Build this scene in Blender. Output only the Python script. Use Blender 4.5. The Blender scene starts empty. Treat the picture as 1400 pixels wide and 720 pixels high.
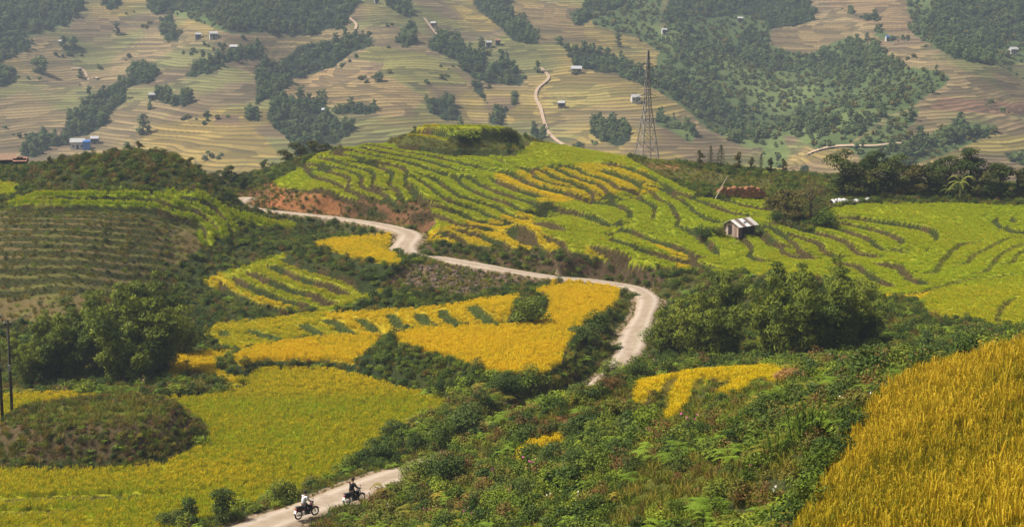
import bpy, bmesh, math, random
import numpy as np
from mathutils import Vector, Matrix

S = bpy.context.scene
COL = S.collection
# ------------------------------------------------------------------ camera, sky, sun, exposure
F, CX, CY, PITCH, CZ = 2000.0, 700.0, 360.0, math.radians(9.09), 31.0
SP, CP = math.sin(PITCH), math.cos(PITCH)
cam_d = bpy.data.cameras.new('camera'); cam = bpy.data.objects.new('camera', cam_d); COL.objects.link(cam)
cam.location = (0, 0, CZ); cam.rotation_euler = (math.pi/2-PITCH, 0, 0)
cam_d.sensor_width = 36; cam_d.lens = 36*F/1400; cam_d.clip_start = 0.5; cam_d.clip_end = 6000
S.camera = cam
SUN_EL, SUN_AZ = math.radians(54), math.radians(-92)      # azimuth from +Y towards +X
W = bpy.data.worlds.new('World'); S.world = W; W.use_nodes = True
wn = W.node_tree.nodes; wn.clear()
sky = wn.new('ShaderNodeTexSky'); sky.sky_type = 'NISHITA'; sky.sun_disc = False
sky.sun_elevation = SUN_EL; sky.sun_rotation = SUN_AZ; sky.dust_density = 8.0; sky.air_density = 0.7; sky.ozone_density = 0.3
bg = wn.new('ShaderNodeBackground'); bg.inputs['Strength'].default_value = 0.056
wo = wn.new('ShaderNodeOutputWorld')
W.node_tree.links.new(sky.outputs[0], bg.inputs[0]); W.node_tree.links.new(bg.outputs[0], wo.inputs[0])
sun_d = bpy.data.lights.new('sun', 'SUN'); sun = bpy.data.objects.new('sun', sun_d); COL.objects.link(sun)
sun_d.energy = 3.4; sun_d.angle = math.radians(6); sun_d.color = (1.0, 0.965, 0.90)
_sd = Vector((math.sin(SUN_AZ)*math.cos(SUN_EL), math.cos(SUN_AZ)*math.cos(SUN_EL), math.sin(SUN_EL)))
sun.rotation_euler = _sd.to_track_quat('Z', 'Y').to_euler()
S.view_settings.view_transform = 'Standard'; S.view_settings.look = 'None'
S.view_settings.gamma = 1; S.view_settings.use_curve_mapping = False
S.view_settings.exposure = 0.70
S.render.engine = 'CYCLES'
S.cycles.use_denoising = True
S.cycles.max_bounces = 5; S.cycles.diffuse_bounces = 3; S.cycles.glossy_bounces = 2
S.cycles.transmission_bounces = 3; S.cycles.transparent_max_bounces = 4; S.cycles.volume_bounces = 0
S.cycles.use_adaptive_sampling = True; S.cycles.adaptive_threshold = 0.015

rng = np.random.default_rng(7)
random.seed(7)

# ------------------------------------------------------------------ measuring helpers
def tv(v):
    return np.tan(PITCH + np.arctan((np.asarray(v, float)-CY)/F))
def unproj(u, v, Y):
    u, v, Y = (np.asarray(a, float) for a in (u, v, Y))
    b = -(v-CY)/F
    dy = CP + b*SP
    return np.stack([(u-CX)/F*Y/dy, Y+0*u, CZ+Y*(-SP+b*CP)/dy], -1)
def at_z(u, v, z):
    return unproj(u, v, (CZ-np.asarray(z, float))/tv(v))
def project(P):
    x, y, z = P[..., 0], P[..., 1], P[..., 2]-CZ
    dep = y*CP - z*SP; up = y*SP + z*CP
    return CX + F*x/dep, CY - F*up/dep
def sstep(a, b, x):
    t = np.clip((x-a)/(b-a), 0, 1); return t*t*(3-2*t)
def value_noise(x, y, scale, seed, octaves=3):
    out = np.zeros_like(np.asarray(x, float)); amp = 1.0; tot = 0
    for o in range(octaves):
        g = np.random.default_rng(seed+o*17).random((256, 256))
        fx = x/scale*2**o + 1000.3; fy = y/scale*2**o + 1000.7
        ix = np.floor(fx).astype(int); iy = np.floor(fy).astype(int)
        tx = fx-ix; ty = fy-iy; tx = tx*tx*(3-2*tx); ty = ty*ty*(3-2*ty)
        a = g[ix % 256, iy % 256]; b = g[(ix+1) % 256, iy % 256]
        c = g[ix % 256, (iy+1) % 256]; d = g[(ix+1) % 256, (iy+1) % 256]
        out += amp*((a*(1-tx)+b*tx)*(1-ty)+(c*(1-tx)+d*tx)*ty); tot += amp; amp *= 0.5
    return out/tot
def in_poly(px, py, poly):
    px = np.asarray(px, float); py = np.asarray(py, float)
    ins = np.zeros(px.shape, bool); n = len(poly)
    x0, y0 = np.min(poly, 0); x1, y1 = np.max(poly, 0)
    sel = (px >= x0) & (px <= x1) & (py >= y0) & (py <= y1)
    if not sel.any(): return ins
    qx, qy = px[sel], py[sel]; r = np.zeros(qx.shape, bool)
    for i in range(n):
        ax, ay = poly[i]; bx, by = poly[(i+1) % n]
        if ay == by: continue
        c = ((ay > qy) != (by > qy)) & (qx < (bx-ax)*(qy-ay)/(by-ay)+ax)
        r ^= c
    ins[sel] = r
    return ins
def seg_dist(px, py, pts, closed=False):
    """distance to a polyline, signed side (+ left of travel) and run position 0..1"""
    pts = np.asarray(pts, float)
    if closed: pts = np.vstack([pts, pts[:1]])
    L = np.r_[0, np.cumsum(np.hypot(*np.diff(pts, axis=0).T))]
    best = np.full(px.shape, 1e9); side = np.ones(px.shape); run = np.zeros(px.shape)
    for i in range(len(pts)-1):
        a, b = pts[i], pts[i+1]; d = b-a; l2 = d@d+1e-12
        t = np.clip(((px-a[0])*d[0]+(py-a[1])*d[1])/l2, 0, 1)
        ex = px-a[0]-t*d[0]; ey = py-a[1]-t*d[1]; dd = np.hypot(ex, ey)
        m = dd < best
        best = np.where(m, dd, best)
        side = np.where(m, np.where(d[0]*(py-a[1])-d[1]*(px-a[0]) >= 0, 1.0, -1.0), side)
        run = np.where(m, L[i]+t*(L[i+1]-L[i]), run)
    return best, side, run/L[-1], L[-1]
def smooth_line(pts, n=6):
    p = np.asarray(pts, float)
    if len(p) < 3: return p
    q = np.vstack([2*p[0]-p[1], p, 2*p[-1]-p[-2]]); out = []
    for i in range(1, len(q)-2):
        for k in range(n):
            t = k/n
            out.append(0.5*((2*q[i])+(-q[i-1]+q[i+1])*t+(2*q[i-1]-5*q[i]+4*q[i+1]-q[i+2])*t*t+(-q[i-1]+3*q[i]-3*q[i+1]+q[i+2])*t**3))
    out.append(p[-1])
    return np.array(out)
class TPS:
    def __init__(s, P, lam=0.3):
        P = np.asarray(P, float); s.sc = 100.0
        s.p = P[:, :2]/s.sc; n = len(P)
        K = s.phi(np.hypot(s.p[:, None, 0]-s.p[None, :, 0], s.p[:, None, 1]-s.p[None, :, 1]))
        A = np.zeros((n+3, n+3)); A[:n, :n] = K+lam*1e-3*np.eye(n)
        A[:n, n] = 1; A[:n, n+1:] = s.p; A[n, :n] = 1; A[n+1:, :n] = s.p.T
        s.w = np.linalg.solve(A, np.r_[P[:, 2], 0, 0, 0])
    def phi(s, r):
        return np.where(r > 1e-9, r*r*np.log(np.maximum(r, 1e-9)), 0)
    def __call__(s, x, y):
        sh = np.shape(x); x = np.ravel(x)/s.sc; y = np.ravel(y)/s.sc; n = len(s.p)
        o = s.w[n]+s.w[n+1]*x+s.w[n+2]*y
        for i in range(n):
            r2 = (x-s.p[i, 0])**2+(y-s.p[i, 1])**2
            o += s.w[i]*0.5*r2*np.log(np.maximum(r2, 1e-18))
        return o.reshape(sh)

# ------------------------------------------------------------------ measured ground points (photo column, row, height or distance)
CT = []
def cz(z, *uv):
    for u, v in uv: CT.append(at_z(u, v, z))
def cy(*uvY):
    for u, v, Y in uvY: CT.append(unproj(u, v, Y))
def cw(*p):
    for q in p: CT.append(np.array(q, float))
cy((1400,720,33),(1250,720,35),(1090,715,47),(1400,600,43),(1250,600,46),(1400,480,60),(1230,535,56),(1300,505,58),(1140,620,53),
   (1000,720,52),(900,720,56),(800,720,62),(700,720,70),(600,720,79),(520,720,86),(640,660,87),(800,640,76),(950,640,65),(1050,600,66),
   (900,590,82),(760,580,93),(660,590,101),(1080,515,88),(950,510,100),(880,525,103),(940,570,88),(1030,560,76),(1150,530,72),
   (760,520,118),(700,540,112),(620,560,115))
cw((35,100,8),(26,88,9),(18,110,4.5),(0,0,28),(10,5,27),(30,10,26),(0,15,22),(14,22,21.5),(-15,30,14),(-30,70,0.5),(-10,45,9),(60,90,9),(60,60,17),
   (-60,95,-0.5),(-90,150,4),(95,150,6),(-110,220,8),(110,220,7),(-60,60,0))
cz(-1,(50,700),(50,560),(250,640),(450,560),(590,556),(350,600),(430,655),(150,670),(540,545))
cz(-.1,(330,490),(430,480),(500,470)); cz(2,(560,465),(650,490),(740,495),(700,455),(780,430),(830,400))
cz(-.5,(270,490)); cz(-.2,(300,460)); cz(.2,(380,450)); cz(.1,(450,461)); cz(.9,(450,432)); cz(.8,(520,440)); cz(1.9,(600,433)); cz(3,(680,420))
cz(2.9,(650,398),(570,400)); cz(5,(440,335),(490,340),(540,355),(530,328))
cz(.6,(400,430)); cz(1.8,(300,395)); cz(3.0,(400,375)); cz(4.2,(385,350)); cz(2.4,(500,397)); cz(3.6,(470,372)); cz(5.2,(420,328)); cz(5.3,(350,322))
cz(3,(250,370)); cz(1.5,(200,400)); cz(4,(300,350)); cz(7,(330,300)); cz(.5,(0,430)); cz(2.5,(100,400)); cz(5,(0,360)); cz(4.8,(100,360),(200,350))
cz(8.6,(0,300),(130,300)); cz(7.2,(250,310)); cz(10,(100,275),(20,275)); cz(9.8,(250,272)); cz(10.5,(60,266),(160,266)); cz(10.3,(270,266))
cy((90,222,195),(160,212,198),(240,215,197),(287,245,192),(10,255,190),(10,238,225),(330,262,215),(370,235,222))
cw((-75,232,6),(-55,232,6),(-90,260,3))
cy((430,262,197),(483,272,195),(533,273,192),(575,285,187),(595,310,181),(410,232,212),(480,230,209),(480,205,220))
cz(5,(585,330),(640,333),(700,338),(783,345)); cz(4.4,(833,357)); cz(4,(917,367)); cz(3.8,(1000,380))
def hill(u, vs, Y0, z0, s):
    for v in vs: cy((u, v, float((CZ-z0+s*Y0)/(tv(v)+s))))
for u in (640,700,760): hill(u, (300,260,230,206), 174, 5, .16)
hill(560, (255,230,206), 174, 5, .16); hill(820, (320,285,250,222), 170, 4.6, .15); hill(890, (330,290,255,228), 166, 4.2, .14); hill(950, (345,300,268), 164, 4, .14)
cy((640,190,227),(760,200,228),(850,215,230),(900,222,236),(1010,318,179.3),(1010,275,196),(930,245,209),(1000,245,213),(1060,240,222))
cy((1130,285,194),(1250,279,196),(1390,279,198),(1100,330,175),(1100,372,160),(1200,340,171),(1300,320,179),(1390,320,180),(1300,365,161),(1390,365,161),
   (1250,395,149),(1390,385,153),(1330,430,134),(1390,442,130),(1050,490,125),(950,450,140),(1150,450,132))
for x in (-60,-25,10,45,80): cw((x,275,-2),(x,330,-16))
# ------------------------------------------------------------------ road, traced as pairs of edge points with a height
ROADPAIRS = [(170,768,232,786,0),(230,744,292,762,0),(300,720,362,738,0),(350,701,412,718,0),(400,684,456,702,0),(457,661,510,682,.05),(508,644,556,662,.1),(548,634,592,648,.1),(600,618,640,630,.1),(675,590,710,600,.1),(738,560,774,568,.1),
 (795,527,830,531,.1),(836,492,872,487,.2),(850,463,884,455,.8),(863,433,896,430,1.3),(868,413,904,409,1.6),(864,402,894,398,1.8),(850,394,866,388.5,2),
 (800,386.5,806,380,2.3),(760,383,763,376.5,2.6),(720,377.5,722,371,2.9),(680,371,683,364,3.3),(650,366.5,653,358.5,3.5),(620,361.5,623,353,3.7),(598,357.5,603,349,3.9),
 (575,355.5,587,347.5,4.1),(553,352.5,571,343,4.3),(541,347,566,338,4.5),(538,339,567,332,4.8),(545,330,573,324.5,5.1),(549,324,572,317,5.4),(539,318,556,311,5.7),(513,310,524,305,5.9),
 (482,304.2,488,299.6,6.1),(445,299,449,294.6,6.3),(420,296,423,292,6.5),(390,292.5,392,288.7,6.7),(360,289.5,361,285.5,6.9),(340,287,339,282.5,7),(325,282.5,320,277.5,7.2),(322,276,331,271.5,7.5),(334,271,344,268.5,7.6)]
RL, RR = [], []
for a, b, c, d, z in ROADPAIRS:
    RL.append(at_z(a, b, z)); RR.append(at_z(c, d, z))
RL, RR = np.array(RL), np.array(RR)
mid = (RL+RR)/2; hw = np.linalg.norm((RR-RL)[:, :2], axis=1)/2
ROADW = np.clip(hw*.9, 1.1, 1.85)
tan_ = np.gradient(mid, axis=0); tan_ /= np.linalg.norm(tan_[:, :2], axis=1)[:, None]
ROADC = smooth_line(np.c_[mid, ROADW], 8)
for p in mid[::2]: CT.append(p.copy())
BASE = TPS(CT, 0.25)
def base_z(x, y): return BASE(x, y)

# ------------------------------------------------------------------ far slope
FCT = []
def fy(*q):
    for u, v, Y in q: FCT.append(unproj(u, v, Y))
for u in (-250,-60,130,330,520,700,880,1060,1240,1420,1600):
    bump = {130:20,330:-25,520:-30,700:0,880:-10,1060:50,1240:-30,1420:20}.get(u, 0)
    fy((u,255,505+bump*.6),(u,190,585+bump),(u,120,665+bump),(u,60,735+bump),(u,0,815+bump*.6),(u,-60,900))
fy((1280,95,640),(1200,150,585),(1130,205,535),(1010,150,660),(1060,100,715),(900,190,560),(560,130,630),(420,130,690),(130,130,690),(640,80,740),(300,200,545),(1390,190,560))
for x in (-500,-200,0,200,500): FCT.append(np.array((x,1150,95))); FCT.append(np.array((x*1.3,1400,120)))
for x in (-300,-100,100,300): FCT.append(np.array((x,400,-34.)))
FAR = TPS(FCT, 0.6)
def ground_z(x, y):
    x = np.asarray(x, float); y = np.asarray(y, float)
    out = np.zeros(np.broadcast(x, y).shape); xx = np.broadcast_to(x, out.shape); yy = np.broadcast_to(y, out.shape)
    w = sstep(262, 340, yy)
    n = w < 1; f = w > 0
    if n.any(): out[n] += (1-w[n])*BASE(xx[n], yy[n])
    if f.any(): out[f] += w[f]*(FAR(xx[f], yy[f])+(27.0*(value_noise(xx[f], yy[f]*.5, 115, 5, 2)-.5)+5*(value_noise(xx[f], yy[f], 40, 6, 2)-.5))*sstep(420, 560, yy[f]))
    return out
def march(u, v, y0, y1, fn, dy=0.5):
    """where the sight line through a photo point first meets the ground between two distances"""
    u = np.atleast_1d(np.asarray(u, float)); v = np.atleast_1d(np.asarray(v, float))
    Ys = np.arange(y0, y1, dy); res = np.full(u.shape, np.nan)
    P = unproj(u[:, None], v[:, None], Ys[None, :])
    d = P[..., 2]-fn(P[..., 0], P[..., 1])
    out = np.zeros(u.shape+(3,))
    for i in range(len(u)):
        s = np.where((d[i, 1:] <= 0) & (d[i, :-1] > 0))[0]
        if len(s):
            k = s[0]; Y = Ys[k]+dy*d[i, k]/(d[i, k]-d[i, k+1])
        else:
            Y = Ys[np.argmin(np.abs(d[i]))]
        out[i] = unproj(u[i], v[i], Y)
    return out
# ------------------------------------------------------------------ flat fields: outline in the photo, height, ripeness (0 green .. 1 gold)
FLAT = dict(
 pear=(2.0,.84,[(535,461),(567,452),(633,447),(700,446),(737,438),(750,423),(735,408),(731,401),(753,392),(777,386),(800,384),(833,388),(847,398),(847,407),(837,422),(817,435),(799,443),(790,457),(778,471),(769,489),(763,510),(715,514),(667,509),(643,501),(617,491),(583,483),(557,476),(538,468)]),
 tongue=(-.1,.86,[(317,491),(333,482),(350,476),(383,470),(450,462),(500,459),(522,460),(514,473),(503,487),(484,497),(450,498),(383,498),(350,501),(322,499)]),
 lower=(-1.0,.4,[(350,510),(383,508),(443,508),(477,512),(517,523),(550,533),(583,542),(613,553),(612,563),(572,580),(535,592),(500,622),(472,641),(440,662),(385,682),(340,696),(290,714),(240,732),(200,750),(-420,790),(-420,541),(0,541),(100,541),(150,546),(230,547),(283,543),(317,533)]),
 corner=(-.5,.8,[(230,490),(250,483),(313,481),(316,487),(298,492),(296,503),(310,513),(328,520),(316,524),(290,517),(262,509),(236,520),(226,505)]),
 wedge=(5.0,.72,[(423,335),(450,328),(483,325),(538,321),(535,333),(540,346),(549,358),(540,363),(517,360),(483,353),(450,343)]),
)
def round_off(p):
    p = np.vstack([p[-2:], p, p[:2]]); q = smooth_line(p, 4); return q[8:-9]
FLATW = {k: (z, r, round_off(at_z(np.array(p)[:, 0], np.array(p)[:, 1], z)[:, :2])) for k, (z, r, p) in FLAT.items()}
# fields that follow the slope: photo outline and range of distance
SLOPED = dict(
 curvy=((120,175),[(277,458),(297,443),(350,438),(417,430),(460,428),(517,425),(583,422),(633,415),(657,410),(700,406),(720,403),(712,412),(708,430),(714,441),(690,445),(633,445.5),(567,450.5),(540,457),(522,458),(450,461),(383,468),(330,478),(300,472)]),
 fan=((140,182),[(276,385),(300,375),(350,359),(388,347),(396,356),(440,372),(480,386),(522,400),(506,406),(478,416),(445,428),(400,423),(330,410),(300,398)]),
 hill=((122,246),[(373,250),(410,230),(432,212),(480,199),(520,196),(560,201),(640,209),(705,214),(722,200),(727,193),(767,199),(850,212),(868,222),(900,240),(935,258),(977,273),(1043,272),(1060,290),(1062,300),(1080,312),(1110,322),(1125,300),(1135,285),(1180,280),(1300,278),(1400,282),(1480,284),(1640,290),(1660,470),(1400,447),(1330,440),(1275,430),(1255,412),(1215,408),(1190,400),(1170,382),(1090,378),(1000,374),(935,369),(880,364),(833,357),(783,343),(735,341),(683,339),(637,333),(584,331),(580,323),(597,306),(590,287),(567,272),(533,273),(483,272),(427,262),(383,256)]),
 near=((18,64),[(1092,736),(1136,655),(1172,592),(1196,561),(1240,528),(1300,509),(1400,482),(1480,468),(1700,440),(2300,430),(2300,1500),(900,1500)]),
 strips=((78,118),[(868,522),(890,510),(910,512),(925,505),(970,499),(1030,498),(1085,512),(1092,520),(1068,524),(1030,522),(1012,540),(980,540),(985,522),(970,520),(955,535),(948,530),(935,560),(918,575),(905,570),(908,540),(890,538),(876,560),(865,550)]),
 patch=((70,100),[(705,622),(722,606),(765,592),(772,602),(745,612),(722,625),(712,640)]),
 ledge=((160,200),[(0,248),(24,252),(20,268),(0,268)]),
 shelf=((180,235),[(374,246),(400,246),(420,253),(415,259),(385,257)]),
)
def L(ox, oy, s, h, pts, rev=False):
    p = [(ox+x/s, oy+y/s) for x, y in pts]
    return (h, p[::-1] if rev else p)
A_=(400,170,6); B_=(560,170,6); C_=(720,190,6); D_=(560,250,6); E_=(720,280,6); F_=(860,220,6); G_=(880,280,6); H_=(1040,270,6); I_=(1220,260,6)
LINES = [
 L(*A_,.5,[(110,330),(150,370),(200,405),(270,435),(345,460)]),
 L(*A_,.5,[(305,525),(380,550),(460,575),(540,605),(580,620)]),
 L(*A_,.55,[(210,325),(260,345),(300,370),(360,395),(420,415),(470,435),(470,465),(455,500),(500,530),(560,555),(630,575)]),
 L(*A_,.6,[(250,265),(300,285),(360,310),(420,330),(480,350),(560,367),(620,385),(665,410),(670,460),(655,510),(690,530),(740,550),(800,590)]),
 L(*A_,.5,[(320,355),(420,370),(500,395),(555,420),(570,450),(565,490),(610,515),(650,522)]),
 L(*A_,.6,[(380,240),(450,265),(530,290),(620,320),(700,340),(780,380),(815,410),(810,460),(800,500),(850,530),(890,570),(910,600)]),
 L(*A_,.6,[(620,315),(720,330),(800,345),(870,360),(920,385),(940,420),(930,470),(950,510),(990,550),(1030,590)]),
 L(*A_,.55,[(470,240),(560,250),(660,270),(760,285),(860,300),(960,325),(1020,340),(1080,362),(1110,385)]),
 L(*A_,.55,[(530,200),(600,215),(700,235),(800,250),(900,265),(1000,280),(1060,290),(1160,320),(1240,350),(1305,375)]),
 L(*A_,.5,[(600,190),(750,205),(900,225),(1060,245),(1160,270),(1260,290),(1340,315),(1420,335),(1480,350)]),
 L(*B_,1.0,[(-160,190),(0,195),(150,205),(300,225),(400,230),(500,215),(620,225),(750,235),(880,270)]),
 L(*B_,1.5,[(-190,110),(0,112),(150,130),(300,150),(450,155),(600,155),(750,155),(900,155),(1000,190)]),
 L(*B_,.6,[(400,450),(430,490),(500,535),(580,575),(650,600),(730,630),(800,655),(850,680),(930,720),(970,715)]),
 L(*B_,.6,[(230,470),(280,505),(330,550),(400,590),(480,615),(560,640),(640,660),(720,680),(790,730)]),
 L(*B_,.6,[(120,480),(160,520),(220,570),(300,615),(400,655),(500,685),(580,710),(640,745),(680,765)]),
 L(*B_,.65,[(0,515),(50,570),(120,612),(200,650),(300,685),(400,715),(470,745),(530,785),(560,790)]),
 L(*B_,.6,[(540,470),(620,515),(720,550),(830,590),(920,615),(990,650),(1030,685)]),
 L(*B_,.8,[(660,435),(720,475),(800,505),(900,540),(1000,580),(1080,605),(1110,615),(1155,640)]),
 L(*B_,.75,[(870,410),(920,450),(1000,485),(1080,510),(1160,530),(1260,550),(1340,575)]),
 L(*B_,.5,[(1015,400),(1040,440),(1080,460),(1120,472),(1160,486)]),
 L(*B_,.2,[(390,250),(480,280),(550,310),(620,335)]), L(*B_,.2,[(640,240),(720,280),(780,320)]),
 L(*C_,.6,[(200,295),(250,330),(330,355),(420,380),(490,405),(540,440),(550,470)]),
 L(*C_,.6,[(310,270),(350,300),(430,325),(520,350),(600,375),(650,410),(670,460)]),
 L(*C_,.55,[(425,265),(480,290),(560,310),(640,340),(700,370),(735,410)]),
 L(*C_,.8,[(590,245),(650,265),(740,295),(830,325),(900,365),(945,410),(940,440),(910,490)]),
 L(*C_,.6,[(760,220),(840,250),(930,285),(1010,330),(1070,380)]),
 L(*C_,.55,[(690,490),(740,530),(800,565),(850,600),(860,640),(850,670)]),
 L(*C_,.5,[(930,480),(1000,520),(1055,560),(1050,620),(1030,680)]),
 L(*C_,.75,[(300,592),(400,610),(500,635),(580,660),(640,688)]),
 L(*D_,.5,[(210,240),(260,260),(330,300),(390,330),(470,360)]),
 L(*D_,.9,[(800,365),(860,410),(940,450),(1000,490),(1030,520)]),
 L(*D_,.6,[(610,425),(680,460),(760,490),(830,520)]), L(*D_,.5,[(430,450),(500,500),(560,520)]),
 L(*E_,.85,[(55,130),(110,158),(180,185),(250,210),(330,245)]), L(*E_,.7,[(0,250),(50,300),(80,340)]),
 L(*E_,.9,[(510,330),(580,355),(680,380),(780,410),(880,430)]),
 L(*E_,.55,[(745,225),(700,255),(700,290),(760,315),(850,340),(960,368),(1040,390),(1120,412),(1200,430)]),
 L(*E_,.65,[(865,240),(940,265),(1020,290),(1160,325),(1220,345),(1300,370),(1350,410),(1375,460)]),
 L(*E_,.4,[(300,340),(340,395)]),
 L(*F_,.5,[(260,230),(320,255),(380,285),(470,305),(560,330),(650,360),(740,390),(850,425)]),
 L(*F_,.35,[(310,265),(370,295),(430,320),(490,370),(540,420),(600,455),(660,485)]),
 L(*F_,.35,[(190,280),(260,320),(330,350),(360,380),(380,430),(410,480),(400,530)]),
 L(*F_,.4,[(740,325),(850,345),(950,370),(1030,385)]),
 L(*G_,.8,[(350,190),(440,240),(500,290),(560,340),(600,390),(625,430)]),
 L(*G_,.55,[(770,230),(830,280),(880,330),(890,370),(880,410)]), L(*G_,.35,[(960,240),(1010,280),(1060,310)]),
 L(*H_,.5,[(0,270),(60,330),(120,370),(170,400),(190,430)]), L(*H_,.6,[(110,290),(180,330),(250,365),(300,400),(310,440)]),
 L(*H_,.6,[(440,370),(490,390),(520,440)]), L(*H_,.6,[(490,305),(580,325),(660,355),(720,390),(775,440)]),
 L(*H_,.55,[(540,235),(640,265),(740,295),(830,330),(910,370),(970,410)]),
 L(*H_,.6,[(690,205),(780,235),(880,260),(980,285),(1080,320),(1130,345),(1160,370),(1165,405)]),
 L(*H_,.75,[(750,185),(850,190),(960,205),(1080,222),(1170,235),(1270,250),(1360,270),(1430,300),(1450,335),(1435,380),(1380,430),(1340,480)]),
 L(*H_,.5,[(800,570),(880,630),(960,680)]),
 L(*I_,.45,[(970,190),(920,205),(855,220),(850,255),(890,295),(950,330),(1030,355),(1080,360)]),
 L(*I_,.45,[(1080,215),(1010,225),(980,245),(1010,280)]),
 L(*I_,.16,[(1040,390),(940,410),(860,440),(780,490),(700,525),(640,555),(610,600)],True),
 L(*I_,.18,[(560,465),(500,510),(430,570),(390,620),(350,690)],True),
 L(*I_,.16,[(1060,450),(980,480),(880,540),(830,590),(760,680)],True), L(*I_,.15,[(1080,490),(1020,530),(985,580)],True),
 L(*I_,.6,[(70,650),(100,700),(150,740)]),
 (.14,[(1200,402),(1240,404),(1275,396),(1310,386),(1350,380),(1400,374)]), (.14,[(1364,446),(1364,430),(1375,415),(1390,405)]),
 # fan terraces
 *[L(270,340,4.8,.75,p) for p in ([(455,95),(500,130),(600,170),(720,215),(850,255),(960,280),(1050,300)],[(325,140),(370,180),(470,225),(580,270),(720,305),(860,335),(980,350)],
   [(235,165),(270,205),(350,255),(470,300),(560,330),(680,355),(800,375)],[(150,195),(190,250),(270,300),(370,345),(480,370),(600,395),(700,410)],[(545,60),(600,110),(720,155),(850,195),(980,230),(1100,265),(1190,290)])],
 # banks in the curvy field
 (.45,[(487,437),(500,444),(533,456)]),(.4,[(530,432),(540,440),(553,450)]),(.45,[(567,432),(580,438),(597,447)]),(.45,[(602,427),(612,436),(628,447)]),(.7,[(641,422),(655,432),(683,445)]),(.5,[(442,438),(465,447),(493,460)]),
 (.4,[(410,443),(430,452),(447,460)]),(.4,[(340,450),(356,458),(372,460),(390,466)]),(.3,[(303,450),(312,460)]),
 # overgrown steps on the slope
 *[(.3,[(-30,v),(60,v-1),(140,v+3),(210,v+8),(250,v+14)]) for v in (287,294,302,310,319,328,338,348,359,370,382,395)],
 # bright strips
 (.8,[(18,286),(100,285.5),(200,290),(236,296),(270,302),(282,318),(282,332)]),(.8,[(30,278),(120,277),(200,279),(240,286),(270,293),(288,305),(302,324)]),(.6,[(232,274),(262,280),(292,288),(306,304),(316,316)]),
 # lower field
 (.25,[(-40,690),(60,686),(140,681),(233,677)]),(.2,[(-40,704),(60,700),(120,696)]),
 # banks under golden strips
 (.22,[(909,566),(908,540),(925,515)]),(.22,[(948,540),(955,520),(962,512)]),(.2,[(978,538),(985,524),(1000,512)]),
]
STRIPS = [[(20,283),(100,282.5),(200,287),(236,293),(272,300),(283,316),(282,330)],[(33,275),(120,274),(200,276),(240,283),(272,291),(290,303),(303,322)],[(234,271),(262,277),(292,285),(306,301),(316,313)],[(319,298),(336,302),(364,306),(394,309)]]

# ------------------------------------------------------------------ the near ground grid
scol = np.r_[-1.4,-1.1,-.9,-.75, np.arange(-.66,-.41,.005), np.arange(-.41,.41,.0014), np.arange(.41,.66,.005), .75,.9,1.1,1.4]
yrow = [2.0]
while yrow[-1] < 265:
    Y = yrow[-1]; yrow.append(Y+(1.0 if Y < 28 else .0045*Y if Y < 85 else .0019*Y))
yrow = np.array(yrow); yrow[-1] = 265.0
GX = yrow[:, None]*scol[None, :]; GY = np.repeat(yrow[:, None], len(scol), 1)
GZ = BASE(GX, GY)
GZ += .35*(value_noise(GX, GY, 9, 3, 3)-.5)
bankm = np.zeros(GZ.shape)                                   # 0..1 on a terrace bank
def window(pts, m):
    x0, y0 = np.min(pts, 0)-m; x1, y1 = np.max(pts, 0)+m
    r0, r1 = np.searchsorted(yrow, [y0, y1])
    sm = min(x0/max(y0, 1), x0/y1); sM = max(x1/max(y0, 1), x1/y1)
    c0, c1 = np.searchsorted(scol, [sm, sM])
    return slice(max(r0-1, 0), r1+1), slice(max(c0-1, 0), c1+1)
# terrace steps
LW = []
for h, p in LINES:
    P = np.array(p)
    w = march(P[:, 0], P[:, 1], 75, 246, base_z, .75)
    w = w[:, :2]; ex = 5 if h < .78 and P[:, 0].min() > 395 and P[:, 1].max() < 402 else 0
    def run_on(p, d, k):
        out = []; d = d/np.linalg.norm(d)
        for _ in range(k):
            g = np.array((BASE(np.array([p[0]+.5]), np.array([p[1]]))-BASE(np.array([p[0]-.5]), np.array([p[1]])), BASE(np.array([p[0]]), np.array([p[1]+.5]))-BASE(np.array([p[0]]), np.array([p[1]-.5])))).ravel()
            c = np.array((-g[1], g[0]))/(np.linalg.norm(g)+1e-9); c = c if c@d > 0 else -c
            d = d*.72+c*.28; d /= np.linalg.norm(d); p = p+d*.9; out.append(p)
        return out
    w = np.vstack(run_on(w[0], w[0]-w[1], ex)[::-1]+[w]+run_on(w[-1], w[-1]-w[-2], ex))
    LW.append((h, smooth_line(w, 4), 1.22 if 405 < P[:, 1].min() < 470 else 1.0))
add = np.zeros(GZ.shape)
for h, p, wide in LW:
    r, c = window(p, 9.0)
    x, y = GX[r, c], GY[r, c]
    if x.size == 0: continue
    d, s, t, ln = seg_dist(x, y, p)
    h = h*1.3; end = sstep(0, min(.25, 2.0/ln), t)*sstep(0, min(.25, 2.0/ln), 1-t)
    d2 = d+.12*(value_noise(x, y, 1.5, 21, 2)-.5)*2
    prof = np.where(d < .32, s*d/.32, s*np.exp(-(d-.32)/2.8))*.5*h
    add[r, c] += prof*end
    bm_ = (1-sstep(.31, .46, (d2+np.where(s > 0, .08, -.08))/wide/(.45+.55*sstep(0, .18, np.minimum(t, 1-t)))+.06*(value_noise(x, y, 2.5, 27, 2)-.5)))*sstep(0, .05, np.minimum(t, 1-t)+.02)*min(1, h/.4)
    bankm[r, c] = np.maximum(bankm[r, c], bm_)
GZ += add
kq = (np.abs((GX+8.8)/11.5)**2.4+np.abs((GY-229)/5.5)**2.4)**(1/2.4)+.1*(value_noise(GX, GY, 4, 37, 2)-.5)
capm = 1-sstep(.72, .98, kq); GZ += 1.25*capm
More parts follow.
